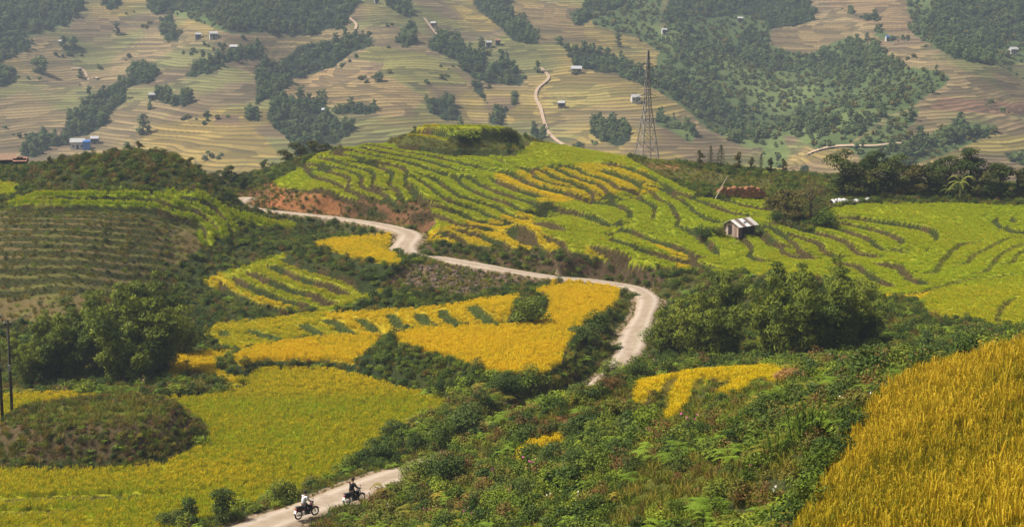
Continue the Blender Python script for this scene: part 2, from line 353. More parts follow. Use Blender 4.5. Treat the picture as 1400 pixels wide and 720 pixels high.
# mound standing in the lower field
MX, MY = -33.0, 111.0
q = (np.abs((GX-MX)/8.2)**2.6+np.abs((GY-MY)/7.6)**2.6)**(1/2.6)+.12*(value_noise(GX, GY, 4, 31, 2)-.5)
moundm = 1-sstep(.60, 1.06, q+.25*(value_noise(GX, GY, 6, 33, 2)-.5))
# flat fields
rice = np.full(GZ.shape, -1, int); ripe = np.zeros(GZ.shape)
FID = {}
edge = np.full(GZ.shape, 9.0)
for k, (z, rp, poly) in FLATW.items():
    FID[k] = len(FID)
    r, c = window(poly, 3.0)
    x, y = GX[r, c], GY[r, c]
    ins = in_poly(x, y, poly); d = seg_dist(x, y, poly, True)[0]
    keep = add[r, c] if k == 'lower' else 0
    w = np.where(ins, 1, 1-sstep(.0, 1.1, d))
    GZ[r, c] = GZ[r, c]*(1-w)+w*(z+keep)
    rice[r, c][ins & (d > .12)] = FID[k]; ripe[r, c][ins] = rp
    edge[r, c] = np.minimum(edge[r, c], d)
GZ += moundm*(2.5+.5*(value_noise(GX, GY, 5, 77, 3)-.5))
rice[moundm > .02] = -1
# road bed
rp_ = ROADC[:, :2]
rd = np.full(GZ.shape, 99.0)
r, c = window(rp_, 8.0)
for k in range(0, len(ROADC)-1, 24):
    seg = ROADC[k:k+26]
    rr, cc = window(seg[:, :2], 7.0)
    d, s, t, ln = seg_dist(GX[rr, cc], GY[rr, cc], seg[:, :2])
    fi = t*(len(seg)-1); i0 = np.clip(fi.astype(int), 0, len(seg)-2)
    zz = seg[i0, 2]; ww = seg[i0, 3]
    m = d < rd[rr, cc]
    lim = d-ww
    w = 1-sstep(.5, 2.2, lim)
    GZ[rr, cc] = np.where(m, GZ[rr, cc]*(1-w)+w*(zz-.10), GZ[rr, cc])
    rd[rr, cc] = np.where(m, lim, rd[rr, cc])
rice[(np.hypot(np.gradient(GZ, axis=0)/np.gradient(yrow)[:, None], np.gradient(GZ, axis=1)/np.maximum(np.gradient(GX, axis=1), .05)) > .6) & (rice >= 0)] = -1
rice[rd < .5] = -1
GP = np.stack([GX, GY, GZ], -1)
GU, GV = project(GP)
for k, ((ya, yb), poly) in SLOPED.items():
    FID[k] = len(FID)
    ins = in_poly(GU, GV, poly) & (GY > ya) & (GY < yb) & (rice < 0) & (rd > .5)
    rice[ins] = FID[k]
rice[in_poly(GU, GV, [(690,447),(697,430),(706,410),(722,399),(745,403),(752,420),(742,438),(720,446)]) & (GY > 120) & (GY < 175)] = -1
FID['cap'] = len(FID); rice[(kq < .70) & (rice < 0)] = FID['cap']; rice[(capm > .02) & (kq >= .70)] = -1
FID['strip'] = len(FID)
STW = [smooth_line(march(np.array(p)[:, 0], np.array(p)[:, 1], 150, 225, base_z)[:, :2], 4) for p in STRIPS]
for p in STW:
    r, c = window(p, 3); d = seg_dist(GX[r, c], GY[r, c], p)[0]
    rice[r, c][d < .95] = FID['strip']
# ripeness of the sloped fields
hn = value_noise(GX, GY, 14, 91, 3)
hs = rice == FID['hill']
ripe[hs] = .185+.26*(hn[hs]-.35)
def ripen(poly, val, fid):
    m = in_poly(GU, GV, poly) & (rice == FID[fid]); ripe[m] = val+.25*(hn[m]-.5)
ripen([(676,240),(690,236),(720,233),(760,229),(800,224),(845,222),(885,234),(905,262),(880,266),(850,262),(835,272),(800,273),(770,277),(745,280),(725,268),(690,256)], .62, 'hill')
ripen([(672,238),(700,237),(735,248),(780,270),(772,277),(740,272),(700,253)], .8, 'hill')
ripen([(578,335),(578,323),(600,313),(640,303),(665,304),(690,294),(722,290),(742,318),(775,330),(775,345),(690,341),(640,335)], .7, 'hill')
ripen([(800,335),(850,352),(850,360),(800,348)], .6, 'hill'); ripen([(880,330),(900,332),(945,345),(948,362),(925,370),(922,350)], .7, 'hill')
ripen([(1195,402),(1240,404),(1330,390),(1400,378),(1480,370),(1480,460),(1200,440)], .33, 'hill')
ripen([(1195,400),(1230,402),(1275,398),(1250,415),(1215,412)], .75, 'hill')
for k, v in (('curvy',.78),('fan',.30),('near',.72),('strips',.7),('patch',.75),('ledge',.3),('strip',.24),('shelf',.3),('cap',.22)):
    m = rice == FID[k]; ripe[m] = v+.3*(hn[m]-.5)
m = in_poly(GU, GV, [(270,480),(270,435),(440,428),(470,462)]) & (rice == FID['curvy']); ripe[m] = .5+.3*(hn[m]-.5)
m = in_poly(GU, GV, [(270,390),(300,374),(330,400),(420,428),(380,430)]) & (rice == FID['fan']); ripe[m] = .72
m = (rice == FID['cap']) & (GU < 600); ripe[m] = .5
lw = rice == FID['lower']
ripe[lw] = .36+.48*(value_noise(GX[lw], GY[lw]*1.6, 16, 12, 3)-.5)+.22*sstep(560, 530, GV[lw])
m = rice == FID['near']; ripe[m] = .47+.6*(value_noise(GX[m], GY[m], 5, 15, 3)-.5)
for k in ('pear', 'tongue', 'corner', 'wedge'):
    m = rice == FID[k]; ripe[m] += .22*(hn[m]-.5)+.35*(value_noise(GX[m], GY[m]*1.5, 5, 95, 3)-.5)
gslope = np.hypot(np.gradient(GZ, axis=0)/np.gradient(yrow)[:, None], np.gradient(GZ, axis=1)/np.maximum(np.gradient(GX, axis=1), .05))
bankm = np.maximum(bankm, np.where((rice >= 0) & (rice < 5), sstep(.45, .8, gslope), 0))
plant = (rice >= 0) & (bankm < .25)
def look(x, y, arr, nearest=False):
    fr = np.interp(y, yrow, np.arange(len(yrow))); fc = np.interp(x/np.maximum(y, .1), scol, np.arange(len(scol)))
    if nearest: return arr[np.rint(fr).astype(int), np.rint(fc).astype(int)]
    i = np.clip(fr.astype(int), 0, len(yrow)-2); j = np.clip(fc.astype(int), 0, len(scol)-2); a = fr-i; b = fc-j
    return arr[i, j]*(1-a)*(1-b)+arr[i+1, j]*a*(1-b)+arr[i, j+1]*(1-a)*b+arr[i+1, j+1]*a*b
def near_z(x, y): return look(np.asarray(x, float), np.asarray(y, float), GZ)
def scene_z(x, y):
    x = np.asarray(x, float); y = np.asarray(y, float)
    return np.where(y < 265, near_z(x, np.minimum(y, 265)), ground_z(x, np.maximum(y, 265)))
# ------------------------------------------------------------------ ground cover kinds and bare-earth colours
gcol = np.zeros(GZ.shape+(3,)); n1 = value_noise(GX, GY, 3.0, 41, 4); n2 = value_noise(GX, GY, 14, 43, 3)
gcol[:] = (.040, .050, .014)
gcol += ((n2-.4)[..., None])*np.array((.07, .05, .015))
def tint_poly(poly, ya, yb, colr, soft=None):
    m = in_poly(GU, GV, poly) & (GY > ya) & (GY < yb); gcol[m] = np.array(colr)*(0.75+.5*n1[m])[..., None]; return m
SLOPE_POLY = [(-80,285),(60,284),(200,292),(275,305),(285,335),(240,365),(190,395),(150,430),(0,445),(-80,450)]
slope_m = tint_poly(SLOPE_POLY, 140, 182, (.125,.115,.030))
slope_m2 = slope_m & (value_noise(GX, GY*2.5, 7, 55, 3) > .52); gcol[slope_m2] = (.14,.105,.04)
tint_poly([(55,270),(240,265),(300,275),(240,277)], 170, 200, (.075,.055,.055))
cut_m = tint_poly([(325,262),(380,246),(405,262),(425,262),(470,272),(530,274),(565,274),(590,288),(596,305),(578,322),(560,311),(520,303),(470,297),(425,292),(385,288),(330,280)], 175, 232, (.15,.075,.035))
cutr_m = cut_m & (value_noise(GX, GY, 4, 66, 3) > .54); gcol[cutr_m] = (.27,.12,.045)
tint_poly([(370,250),(390,250),(390,285),(368,285)], 175, 232, (.34,.13,.05))
bank2_m = tint_poly([(580,333),(640,337),(700,343),(790,348),(850,362),(910,372),(905,395),(860,388),(780,377),(700,366),(640,355),(590,345)], 160, 185, (.090,.060,.032))
rub_m = tint_poly([(548,372),(560,362),(600,358),(650,366),(720,377),(740,382),(725,390),(680,398),(640,405),(600,400),(560,392),(530,385)], 145, 180, (.16,.105,.065))
dirt_m = tint_poly([(735,572),(800,558),(838,535),(862,538),(850,555),(800,575),(760,585)], 70, 120, (.15,.07,.025))
glade_m = tint_poly([(820,720),(860,680),(900,640),(960,625),(1000,640),(960,690),(940,722)], 40, 80, (.10,.105,.015))
slide_m = tint_poly([(850,222),(900,218),(960,232),(1000,240),(1060,246),(1060,258),(980,262),(930,252),(880,232)], 205, 262, (.11,.10,.03))
tint_poly([(878,222),(930,226),(925,234),(890,230)], 205, 262, (.24,.13,.05))
tint_poly([(600,172),(720,176),(715,190),(620,192),(540,186),(560,178)], 215, 240, (.18,.20,.02)); tint_poly([(560,178),(640,180),(640,190),(560,187)], 215, 240, (.36,.22,.05))
m = (kq < 1.5) & (rice < 0); gcol[m] = np.array((.085,.088,.02))*(.7+.6*n1[m])[..., None]
mtop_m = (moundm > .5) & in_poly(GU, GV, [(30,572),(60,556),(140,548),(200,553),(228,566),(180,573),(100,578)])
gcol[moundm > .3] = (.09,.065,.03); gcol[mtop_m] = (.12,.13,.02)
hot = np.clip(ripe, 0, 1)[..., None]
rcol = np.array((.22,.29,.010))*(1-hot)+np.array((.44,.29,.012))*hot
gcol = np.where((rice >= 0)[..., None], rcol*(.8+.4*n1[..., None]), gcol)
bcol = np.where((value_noise(GX, GY, 5, 88, 2) > .5)[..., None], np.array((.062,.044,.018)), np.array((.032,.042,.010)))
bcol = np.where((rice == FID['curvy'])[..., None], np.array((.045,.062,.012)), bcol)
bcol = np.where(slope_m[..., None], np.array((.055,.058,.018)), bcol)
gcol = gcol*(1-bankm[..., None])+bcol*bankm[..., None]
verge = ((rd < .45) & (rd > -3))[..., None]
gcol = np.where(verge, np.array((.26,.19,.12))*(.7+.6*n1[..., None]), gcol)
gcol = np.clip(gcol, .004, 1)
# ------------------------------------------------------------------ mesh + material helpers
def mesh_np(name, V, Q, mats=(), smooth=False, attrs=None, mat_idx=None):
    """V (n,3); Q (m,k) faces of one size"""
    V = np.asarray(V, np.float32); Q = np.asarray(Q, np.int32); k = Q.shape[1]
    me = bpy.data.meshes.new(name)
    me.vertices.add(len(V)); me.vertices.foreach_set('co', V.ravel())
    me.loops.add(Q.size); me.loops.foreach_set('vertex_index', Q.ravel())
    me.polygons.add(len(Q)); me.polygons.foreach_set('loop_start', np.arange(0, Q.size, k, dtype=np.int32))
    me.polygons.foreach_set('loop_total', np.full(len(Q), k, np.int32))
    if mat_idx is not None: me.polygons.foreach_set('material_index', np.asarray(mat_idx, np.int32))
    me.polygons.foreach_set('use_smooth', np.full(len(Q), smooth))
    for m in mats: me.materials.append(m)
    for an, (ty, dom, arr) in (attrs or {}).items():
        a = me.attributes.new(an, ty, dom)
        a.data.foreach_set('color' if ty.endswith('COLOR') else 'vector' if ty == 'FLOAT_VECTOR' else 'value', np.asarray(arr, np.int32 if ty == 'INT' else np.float32).ravel())
    me.update(); me.validate()
    return me
def link(name, me, parent=None, loc=None, rot=None, scale=None):
    o = bpy.data.objects.new(name, me); COL.objects.link(o)
    if parent is not None: o.parent = parent
    if loc is not None: o.location = loc
    if rot is not None: o.rotation_euler = rot
    if scale is not None: o.scale = (scale,)*3 if np.isscalar(scale) else scale
    return o
def tag(o, label=None, cat=None, group=None, kind=None):
    if label: o['label'] = label
    if cat: o['category'] = cat
    if group: o['group'] = group
    if kind: o['kind'] = kind
    return o
def grid_faces(nr, nc):
    i = np.arange(nr-1)[:, None]*nc+np.arange(nc-1)[None, :]
    return np.stack([i, i+1, i+nc+1, i+nc], -1).reshape(-1, 4)
class NT:
    def __init__(s, name):
        s.m = bpy.data.materials.new(name); s.m.use_nodes = True; s.t = s.m.node_tree; s.t.nodes.clear()
    def n(s, ty, **kw):
        x = s.t.nodes.new('ShaderNode'+ty)
        for k, v in kw.items():
            if k.startswith('i_'):
                key = k[2:].replace('_', ' '); x.inputs[int(key) if key.isdigit() else key].default_value = v
            else: setattr(x, k, v)
        return x
    def l(s, a, b): s.t.links.new(a, b)
    def math(s, op, a, b=None, clamp=False):
        x = s.n('Math', operation=op, use_clamp=clamp)
        for i, q in enumerate((a, b)):
            if q is None: continue
            if isinstance(q, (int, float)): x.inputs[i].default_value = q
            else: s.l(q, x.inputs[i])
        return x.outputs[0]
    def mix(s, f, a, b, mode='MIX'):
        x = s.n('Mix', data_type='RGBA', blend_type=mode)
        for i, q in ((0, f), (6, a), (7, b)):
            if isinstance(q, (int, float)): x.inputs[i].default_value = q
            elif isinstance(q, tuple): x.inputs[i].default_value = q if len(q) == 4 else q+(1,)
            else: s.l(q, x.inputs[i])
        return x.outputs[2]
    def ramp(s, f, *stops):
        x = s.n('ValToRGB'); e = x.color_ramp.elements
        while len(e) < len(stops): e.new(.5)
        for q, (p, c) in zip(e, stops): q.position = p; q.color = c+(1,)
        s.l(f, x.inputs[0]); return x.outputs[0]
    def noise(s, scale, detail=4, vec=None, dim='3D', rough=.6):
        x = s.n('TexNoise', noise_dimensions=dim); x.inputs['Scale'].default_value = scale; x.inputs['Detail'].default_value = detail; x.inputs['Roughness'].default_value = rough
        if vec is not None: s.l(vec, x.inputs['Vector'])
        return x.outputs['Fac']
    def pos(s): return s.n('NewGeometry').outputs['Position']
    def obj(s): return s.n('TexCoord').outputs['Object']
    def bump(s, h, strength=.5, dist=.1):
        x = s.n('Bump'); x.inputs['Strength'].default_value = strength; x.inputs['Distance'].default_value = dist; s.l(h, x.inputs['Height']); return x.outputs[0]
    def out(s, col, rough=.8, spec=.2, normal=None, metal=0, transl=0):
        p = s.n('BsdfPrincipled'); p.inputs['Roughness'].default_value = rough; p.inputs['Specular IOR Level'].default_value = spec; p.inputs['Metallic'].default_value = metal
        if isinstance(col, tuple): p.inputs['Base Color'].default_value = col+(1,)
        else: s.l(col, p.inputs['Base Color'])
        if normal is not None: s.l(normal, p.inputs['Normal'])
        o = s.n('OutputMaterial'); sh = p.outputs[0]
        if transl:
            t = s.n('BsdfTranslucent'); mx = s.n('MixShader'); mx.inputs[0].default_value = transl
            if isinstance(col, tuple): t.inputs[0].default_value = col+(1,)
            else: s.l(col, t.inputs[0])
            s.l(sh, mx.inputs[1]); s.l(t.outputs[0], mx.inputs[2]); sh = mx.outputs[0]
        s.l(sh, o.inputs['Surface']); return s.m
def simple(name, col, rough=.7, spec=.3, var=.25, scale=8., metal=0, bump=0):
    t = NT(name); f = t.noise(scale, 5, t.obj())
    c = t.mix(f, tuple(x*(1-var) for x in col), tuple(min(1, x*(1+var)) for x in col))
    return t.out(c, rough, spec, t.bump(f, bump, .02) if bump else None, metal)
# ground: earth colour per place + grain
t = NT('earth_and_grass'); a = t.n('Attribute', attribute_name='gcol')
f = t.noise(2.2, 8, t.pos()); g = t.noise(.35, 4, t.pos())
c = t.mix(f, (.45,.45,.45), (1.5,1.5,1.5)); c = t.mix(1.0, a.outputs['Color'], c, 'MULTIPLY'); 
M_EARTH = t.out(c, .95, .1, t.bump(f, .8, .25))
# far slope: harvested terraces, banding follows the height of each step
t = NT('harvested_terraces'); a = t.n('Attribute', attribute_name='gcol'); b = t.n('Attribute', attribute_name='wild')
p = t.pos(); z = t.n('SeparateXYZ'); t.l(p, z.inputs[0])
wob = t.noise(.035, 5, p); wob2 = t.noise(.012, 2, p)
per = t.n('Attribute', attribute_name='lev').outputs['Fac']
fr = t.math('FRACT', per)
bank = t.ramp(fr, (0.0,(.6,.6,.6)), (.03,(0,0,0)), (.68,(0,0,0)), (.80,(1,1,1)), (.97,(1,1,1)))
step_id = t.math('FLOOR', per)
wn_ = t.n('TexWhiteNoise', noise_dimensions='2D'); cx_ = t.n('CombineXYZ'); t.l(step_id, cx_.inputs[0]); t.l(t.math('FLOOR', t.math('MULTIPLY', t.noise(.02, 1, p), 14)), cx_.inputs[1]); t.l(cx_.outputs[0], wn_.inputs[0])
tread = t.mix(wn_.outputs[0], (.6,.6,.6), (1.5,1.4,1.2)); tread = t.mix(1.0, a.outputs['Color'], tread, 'MULTIPLY')
fine = t.noise(.6, 6, p); fg = t.mix(fine, (.7,.7,.7), (1.3,1.3,1.3)); tread = t.mix(1.0, tread, fg, 'MULTIPLY')
bankc = t.mix(wob2, (.060,.055,.030), (.10,.065,.045))
c1 = t.mix(t.math('MULTIPLY', bank, .55), tread, bankc)
wildc = t.mix(1.0, a.outputs['Color'], t.mix(t.noise(.35, 6, p), (.5,.5,.5), (1.5,1.5,1.5)), 'MULTIPLY')
c = t.mix(b.outputs['Fac'], c1, wildc)
M_FAR = t.out(c, .95, .05, t.bump(fine, .4, .4))
# pale dirt road
t = NT('pale_dirt_road'); p = t.pos(); f = t.noise(.8, 8, p); f2 = t.noise(6, 6, p); at = t.n('Attribute', attribute_name='rut')
c = t.mix(f, (.37,.295,.225), (.60,.515,.42)); c = t.mix(t.math('MULTIPLY', f2, .5), c, (.38,.29,.20)); ero = t.math('MULTIPLY', at.outputs['Fac'], t.math('MULTIPLY', t.noise(1.3, 6, p), 1.7), True); c = t.mix(ero, c, (.24,.17,.095)); pot = t.ramp(t.noise(.45, 3, p), (.62,(0,0,0)), (.70,(1,1,1))); c = t.mix(t.math('MULTIPLY', pot, .5), c, (.24,.175,.12))
M_ROAD = t.out(c, .95, .1, t.bump(f2, .6, .06))

# ------------------------------------------------------------------ ground meshes
me = mesh_np('terrain', GP.reshape(-1, 3), grid_faces(*GZ.shape), [M_EARTH], True,
             {'gcol': ('FLOAT_COLOR', 'POINT', np.concatenate([gcol, np.ones(GZ.shape+(1,))], -1))})
terrain = tag(link('terrain', me), 'green and brown terraced hill slopes falling to the winding road', 'terrain', kind='structure')
# road strip
n = len(ROADC); tg = np.gradient(ROADC[:, :2], axis=0); tg /= np.linalg.norm(tg, axis=1)[:, None]; nm = np.c_[-tg[:, 1], tg[:, 0]]
cr = np.array([-1, -.8, -.5, -.2, .2, .5, .8, 1]); lift = np.array([-.25, .0, .03, .05, .05, .03, .0, -.25]); rut = np.array([1, .8, 0, .6, .6, 0, .8, 1.])
wob = 1+.14*(value_noise(np.arange(n)*1., np.zeros(n), 5, 9, 3)-.5)[:, None]*np.ones(8); wob[:, 2:6] = 1
V = np.zeros((n, 8, 3)); V[..., :2] = ROADC[:, None, :2]+nm[:, None]*(cr[None]*wob*ROADC[:, 3:4])[..., None]; V[..., 2] = ROADC[:, 2:3]+lift[None]+.02
me = mesh_np('road', V.reshape(-1, 3), grid_faces(n, 8), [M_ROAD], True, {'rut': ('FLOAT', 'POINT', np.tile(rut, n))})
tag(link('road', me), 'pale dirt road winding between the rice fields', 'road', kind='structure')

# ------------------------------------------------------------------ far slope
fs = np.r_[-.85,-.7,-.56,-.48, np.arange(-.44,.44,.0017), .44,.48,.56,.7,.85]
fyr = [265.0]
while fyr[-1] < 1180: fyr.append(fyr[-1]*(1.012 if fyr[-1] < 430 else 1.0018 if fyr[-1] < 960 else 1.03))
fyr = np.array(fyr)
FX = fyr[:, None]*fs[None]; FY = np.repeat(fyr[:, None], len(fs), 1); FZ = ground_z(FX, FY)
FZ[0] = near_z(FX[0], np.full(len(fs), 264.99))-.05
FP = np.stack([FX, FY, FZ], -1); FU, FV = project(FP)
def cpoly(ox, pts, oy=0): return [(ox+x/3, oy+y/3) for x, y in pts]
FOREST = [
 cpoly(0,[(-300,-90),(330,-90),(340,40),(290,90),(250,110),(170,130),(100,150),(140,180),(110,210),(0,260),(-200,260)]),
 cpoly(0,[(-100,270),(0,270),(70,290),(60,340),(30,360),(-100,355)]),
 cpoly(0,[(415,-60),(500,-60),(490,30),(450,45),(415,25)]),
 cpoly(0,[(580,-90),(1150,-90),(1150,130),(950,130),(900,100),(830,60),(740,40),(690,60),(640,60),(600,30)]),
 cpoly(0,[(650,80),(700,60),(710,130),(730,170),(690,170),(650,120)]),
 cpoly(0,[(460,350),(520,320),(560,270),(600,265),(645,300),(640,330),(560,350),(520,370),(510,420),(440,470),(430,510),(360,555),(280,570),(240,610),(190,600),(150,650),(100,640),(100,550),(150,545),(250,560),(290,480),(350,420),(420,380)]),
 cpoly(0,[(800,270),(830,255),(920,230),(1000,190),(1060,180),(1090,240),(1000,245),(920,265),(900,290),(800,315),(760,310)]),
 cpoly(0,[(640,370),(680,370),(700,400),(770,385),(810,420),(760,435),(680,435),(640,400)]),
 cpoly(0,[(1010,450),(1050,445),(1070,500),(1010,490)]),
 cpoly(350,[(0,-90),(430,-90),(430,0),(400,40),(380,80),(350,120),(290,120),(240,145),(150,150),(100,140),(0,135)]),
 cpoly(350,[(0,270),(90,260),(150,220),(170,190),(220,185),(330,170),(400,140),(470,140),(490,170),(470,190),(400,210),(350,250),(320,270),(230,310),(150,330),(130,360),(60,400),(0,430)]),
 cpoly(350,[(60,400),(120,390),(200,405),(280,410),(300,450),(330,500),(400,500),(410,530),(370,560),(330,590),(260,590),(230,640),(170,650),(130,560),(80,530),(40,480),(60,430)]),
 cpoly(350,[(310,450),(400,440),(480,430),(500,470),(430,475),(320,465)]),
 cpoly(350,[(510,-90),(600,-90),(640,40),(645,70),(600,60),(540,20)]),
 cpoly(350,[(575,180),(590,130),(650,120),(660,180),(620,200)]),
 cpoly(350,[(700,170),(760,150),(830,150),(860,200),(940,220),(950,270),(1030,250),(1080,290),(1060,350),(980,340),(900,330),(850,290),(830,250),(760,220),(720,205)]),
 cpoly(350,[(880,330),(920,340),(960,430),(900,380)]),
 cpoly(350,[(690,410),(800,405),(820,440),(840,490),(780,500),(720,460)]), cpoly(350,[(950,480),(1000,440),(1030,450),(1010,510),(960,510)]),
 cpoly(350,[(830,-90),(1050,-90),(1050,160),(1000,110),(920,50)]),
 cpoly(700,[(0,60),(60,100),(110,150),(110,180),(60,180),(0,170)]),
 cpoly(700,[(240,60),(290,40),(320,-60),(500,-60),(480,30),(350,40),(310,90),(260,110)]),
 cpoly(700,[(600,90),(640,40),(640,-90),(1060,-90),(1060,100),(980,60),(900,60),(800,70),(720,95)]),
 cpoly(700,[(680,100),(720,105),(760,140),(800,170),(860,190),(920,170),(960,120),(1050,150),(1050,330),(980,240),(900,300),(840,330),(760,300),(690,260),(660,190)]),
 cpoly(700,[(220,200),(300,195),(360,210),(440,240),(500,270),(560,300),(640,270),(720,330),(820,360),(900,430),(880,500),(800,500),(700,440),(640,380),(560,360),(480,330),(420,300),(350,300),(250,270)]),
 cpoly(700,[(860,480),(960,420),(1050,470),(1050,560),(980,600),(900,580)]),
 cpoly(1050,[(0,190),(60,240),(150,240),(300,250),(330,150),(390,180),(480,210),(470,240),(560,270),(640,280),(740,310),(730,340),(640,400),(520,420),(380,370),(260,330),(150,300),(0,290)]),
 cpoly(1050,[(0,480),(80,490),(160,460),(240,430),(300,400),(420,420),(560,440),(480,480),(400,540),(330,590),(220,610),(150,570),(60,540)]),
 cpoly(1050,[(0,-60),(140,-60),(190,50),(190,80),(100,110),(0,120)]),
 cpoly(1050,[(600,60),(660,80),(690,50),(740,-90),(1200,-90),(1200,130),(980,170),(920,220),(920,270),(830,250),(760,240),(700,200),(620,160),(580,120)]),
 cpoly(1050,[(440,120),(470,120),(520,160),(510,175),(440,150)]), cpoly(1050,[(290,30),(320,40),(380,70),(450,60),(460,90),(380,80)]),
 cpoly(1050,[(560,480),(610,440),(610,510),(570,520)]), cpoly(1050,[(700,580),(770,540),(850,530),(930,540),(900,570),(760,585)]),
 cpoly(1050,[(370,640),(480,620),(640,590),(720,590),(600,640),(560,690),(420,690)]), cpoly(1050,[(970,630),(1150,610),(1150,690),(1000,670)]), cpoly(1050,[(750,490),(790,490),(790,520),(755,520)]),
 cpoly(700,[(320,550),(340,500),(430,490),(480,520),(480,570),(430,600),(370,580)]), cpoly(700,[(590,470),(660,480),(760,550),(740,590),(680,560),(600,510)]),
 cpoly(700,[(0,300),(60,310),(40,350),(0,350)]), cpoly(700,[(0,390),(20,390),(20,440),(0,440)]), cpoly(700,[(70,540),(130,530),(140,570),(80,580)]),
]
SCRUB = [cpoly(700,[(640,60),(1060,60),(1060,600),(960,610),(850,560),(780,510),(700,440),(560,360),(600,250)]),
 cpoly(1050,[(0,180),(150,230),(330,150),(480,210),(560,270),(740,310),(640,400),(590,440),(480,480),(380,560),(330,600),(200,615),(100,560),(0,560)]),
 cpoly(1050,[(330,600),(560,460),(610,470),(540,590),(380,640)]), cpoly(1050,[(640,560),(760,500),(920,520),(940,550),(760,620),(560,690),(380,690),(400,620)]),
 cpoly(1050,[(560,0),(1200,-60),(1200,260),(920,270),(620,160)]), cpoly(1050,[(-20,560),(60,560),(90,620),(60,690),(-30,690)]), cpoly(0,[(-200,-60),(330,-60),(300,100),(100,160),(0,260),(-200,260)]),
 cpoly(0,[(580,-60),(1150,-60),(1150,140),(950,135),(700,60)]), cpoly(700,[(480,-60),(640,-60),(600,100),(660,200),(600,210),(490,150),(330,100),(330,40)])]
wild = np.zeros(FZ.shape); forest = np.zeros(FZ.shape, bool)
jx = FU+10*(value_noise(FX, FY, 14, 71, 2)-.5); jy = FV+7*(value_noise(FX, FY, 14, 72, 2)-.5)
for q in SCRUB: wild[in_poly(jx, jy, q)] = .9
for q in FOREST: m = in_poly(jx, jy, q); forest |= m; wild[m] = 1
a1 = value_noise(FX, FY*1.5, 90, 101, 3); a2 = value_noise(FX, FY, 45, 102, 3); a3 = value_noise(FX, FY, 25, 103, 2)
gold, tan, brown, green = np.array((.38,.30,.10)), np.array((.31,.245,.135)), np.array((.23,.17,.115)), np.array((.20,.23,.09))
fcol = gold*sstep(.42,.62,a1)[..., None]+tan*(1-sstep(.42,.62,a1))[..., None]
w = (.8*sstep(.48,.62,a2))[..., None]; fcol = fcol*(1-w)+green*w
w = (sstep(.55,.7,a3)*.8)[..., None]; fcol = fcol*(1-w)+brown*w
def fpaint(poly, colr, k=.8):
    m = in_poly(jx, jy, poly); fcol[m] = fcol[m]*(1-k)+np.array(colr)*k
fpaint(cpoly(350,[(400,235),(480,190),(700,220),(800,280),(880,350),(700,350),(520,340),(520,260)]), (.24,.25,.075))
fpaint(cpoly(0,[(560,560),(700,500),(1000,470),(1150,640),(800,700)]), (.40,.30,.10)); fpaint(cpoly(0,[(880,480),(980,480),(1000,520),(880,520)]), (.36,.23,.15))
fpaint(cpoly(350,[(100,380),(300,280),(520,300),(690,400),(640,480),(430,470)]), (.37,.26,.13)); fpaint(cpoly(700,[(150,350),(300,340),(520,380),(420,400),(200,460),(140,440)]), (.36,.32,.11))
fpaint(cpoly(1050,[(0,110),(350,100),(320,230),(150,230),(0,180)]), (.25,.19,.10)); fpaint(cpoly(1050,[(640,450),(720,400),(1100,430),(1100,470),(850,470)]), (.28,.16,.12)); fpaint(cpoly(1050,[(600,640),(900,560),(1150,560),(1150,640),(800,640),(640,680)]), (.36,.31,.10))
fpaint(cpoly(700,[(320,10),(640,20),(640,150),(500,160),(330,120)]), (.20,.19,.07)); fpaint(cpoly(700,[(0,10),(240,50),(320,170),(100,180)]), (.26,.19,.10)); fpaint(cpoly(1050,[(200,0),(560,0),(650,80),(560,140),(400,100)]), (.27,.19,.11))
wcol = np.array((.070,.098,.032))+(.05*sstep(.45,.7,a2))[..., None]*np.array((1,1.1,.35)); 
fcol = np.where((wild > .5)[..., None], wcol, fcol); rv = forest & (FU > 880) & (FV > 45) & (FU < 1300); fcol[forest] = (.022,.032,.016); fcol[rv] = wcol[rv]
fcol[(wild < .5)] *= .62; fcol[FY < 420] = (.06,.07,.03)
lev = FZ/1.1+8.0*(value_noise(FX, FY, 75, 401, 4)-.5)+40; lf = lev-np.floor(lev)
FZT = FZ+1.1*(sstep(.55, 1.0, lf)-lf+.5)*.8*(1-np.clip(wild*1.1, 0, 1))*sstep(400, 450, FY)
FP = np.stack([FX, FY, FZT], -1)
me = mesh_np('far_hillside', FP.reshape(-1, 3), grid_faces(*FZ.shape), [M_FAR], True,
             {'gcol': ('FLOAT_COLOR', 'POINT', np.concatenate([np.clip(fcol,.004,1), np.ones(FZ.shape+(1,))], -1)), 'wild': ('FLOAT', 'POINT', wild), 'lev': ('FLOAT', 'POINT', lev)})
tag(link('far_hillside', me), 'tan and gold harvested terraces climbing the far valley side', 'hillside', kind='structure')
def far_march(u, v): return march(u, v, 420, 1050, ground_z, 2.0)
# pale footpaths on the far slope
M_PATH = simple('pale_footpath_earth', (.40,.29,.20), .95, .1, .3, .3)
def path(px, width, label, col=None):
    width *= .6
    p = far_march(np.array(px)[:, 0], np.array(px)[:, 1]); p = smooth_line(p, 6); n = len(p)
    tg = np.gradient(p[:, :2], axis=0); tg /= np.linalg.norm(tg, axis=1)[:, None]; nm = np.c_[-tg[:, 1], tg[:, 0]]
    V = np.zeros((n, 3, 3))
    for j, s in enumerate((-1, 0, 1)):
        V[:, j, :2] = p[:, :2]+nm*s*width/2*(1+.5*(value_noise(np.arange(n)*1., np.full(n, s*3.), 3, 5, 2)-.5))[:, None]; V[:, j, 2] = scene_z(V[:, j, 0], V[:, j, 1])+.85
    tag(link('footpath', mesh_np('footpath', V.reshape(-1, 3), grid_faces(n, 3), [M_PATH], True)), label, 'path', kind='structure')
def q3(ox, pts): return [(ox+x/3, y/3) for x, y in pts]
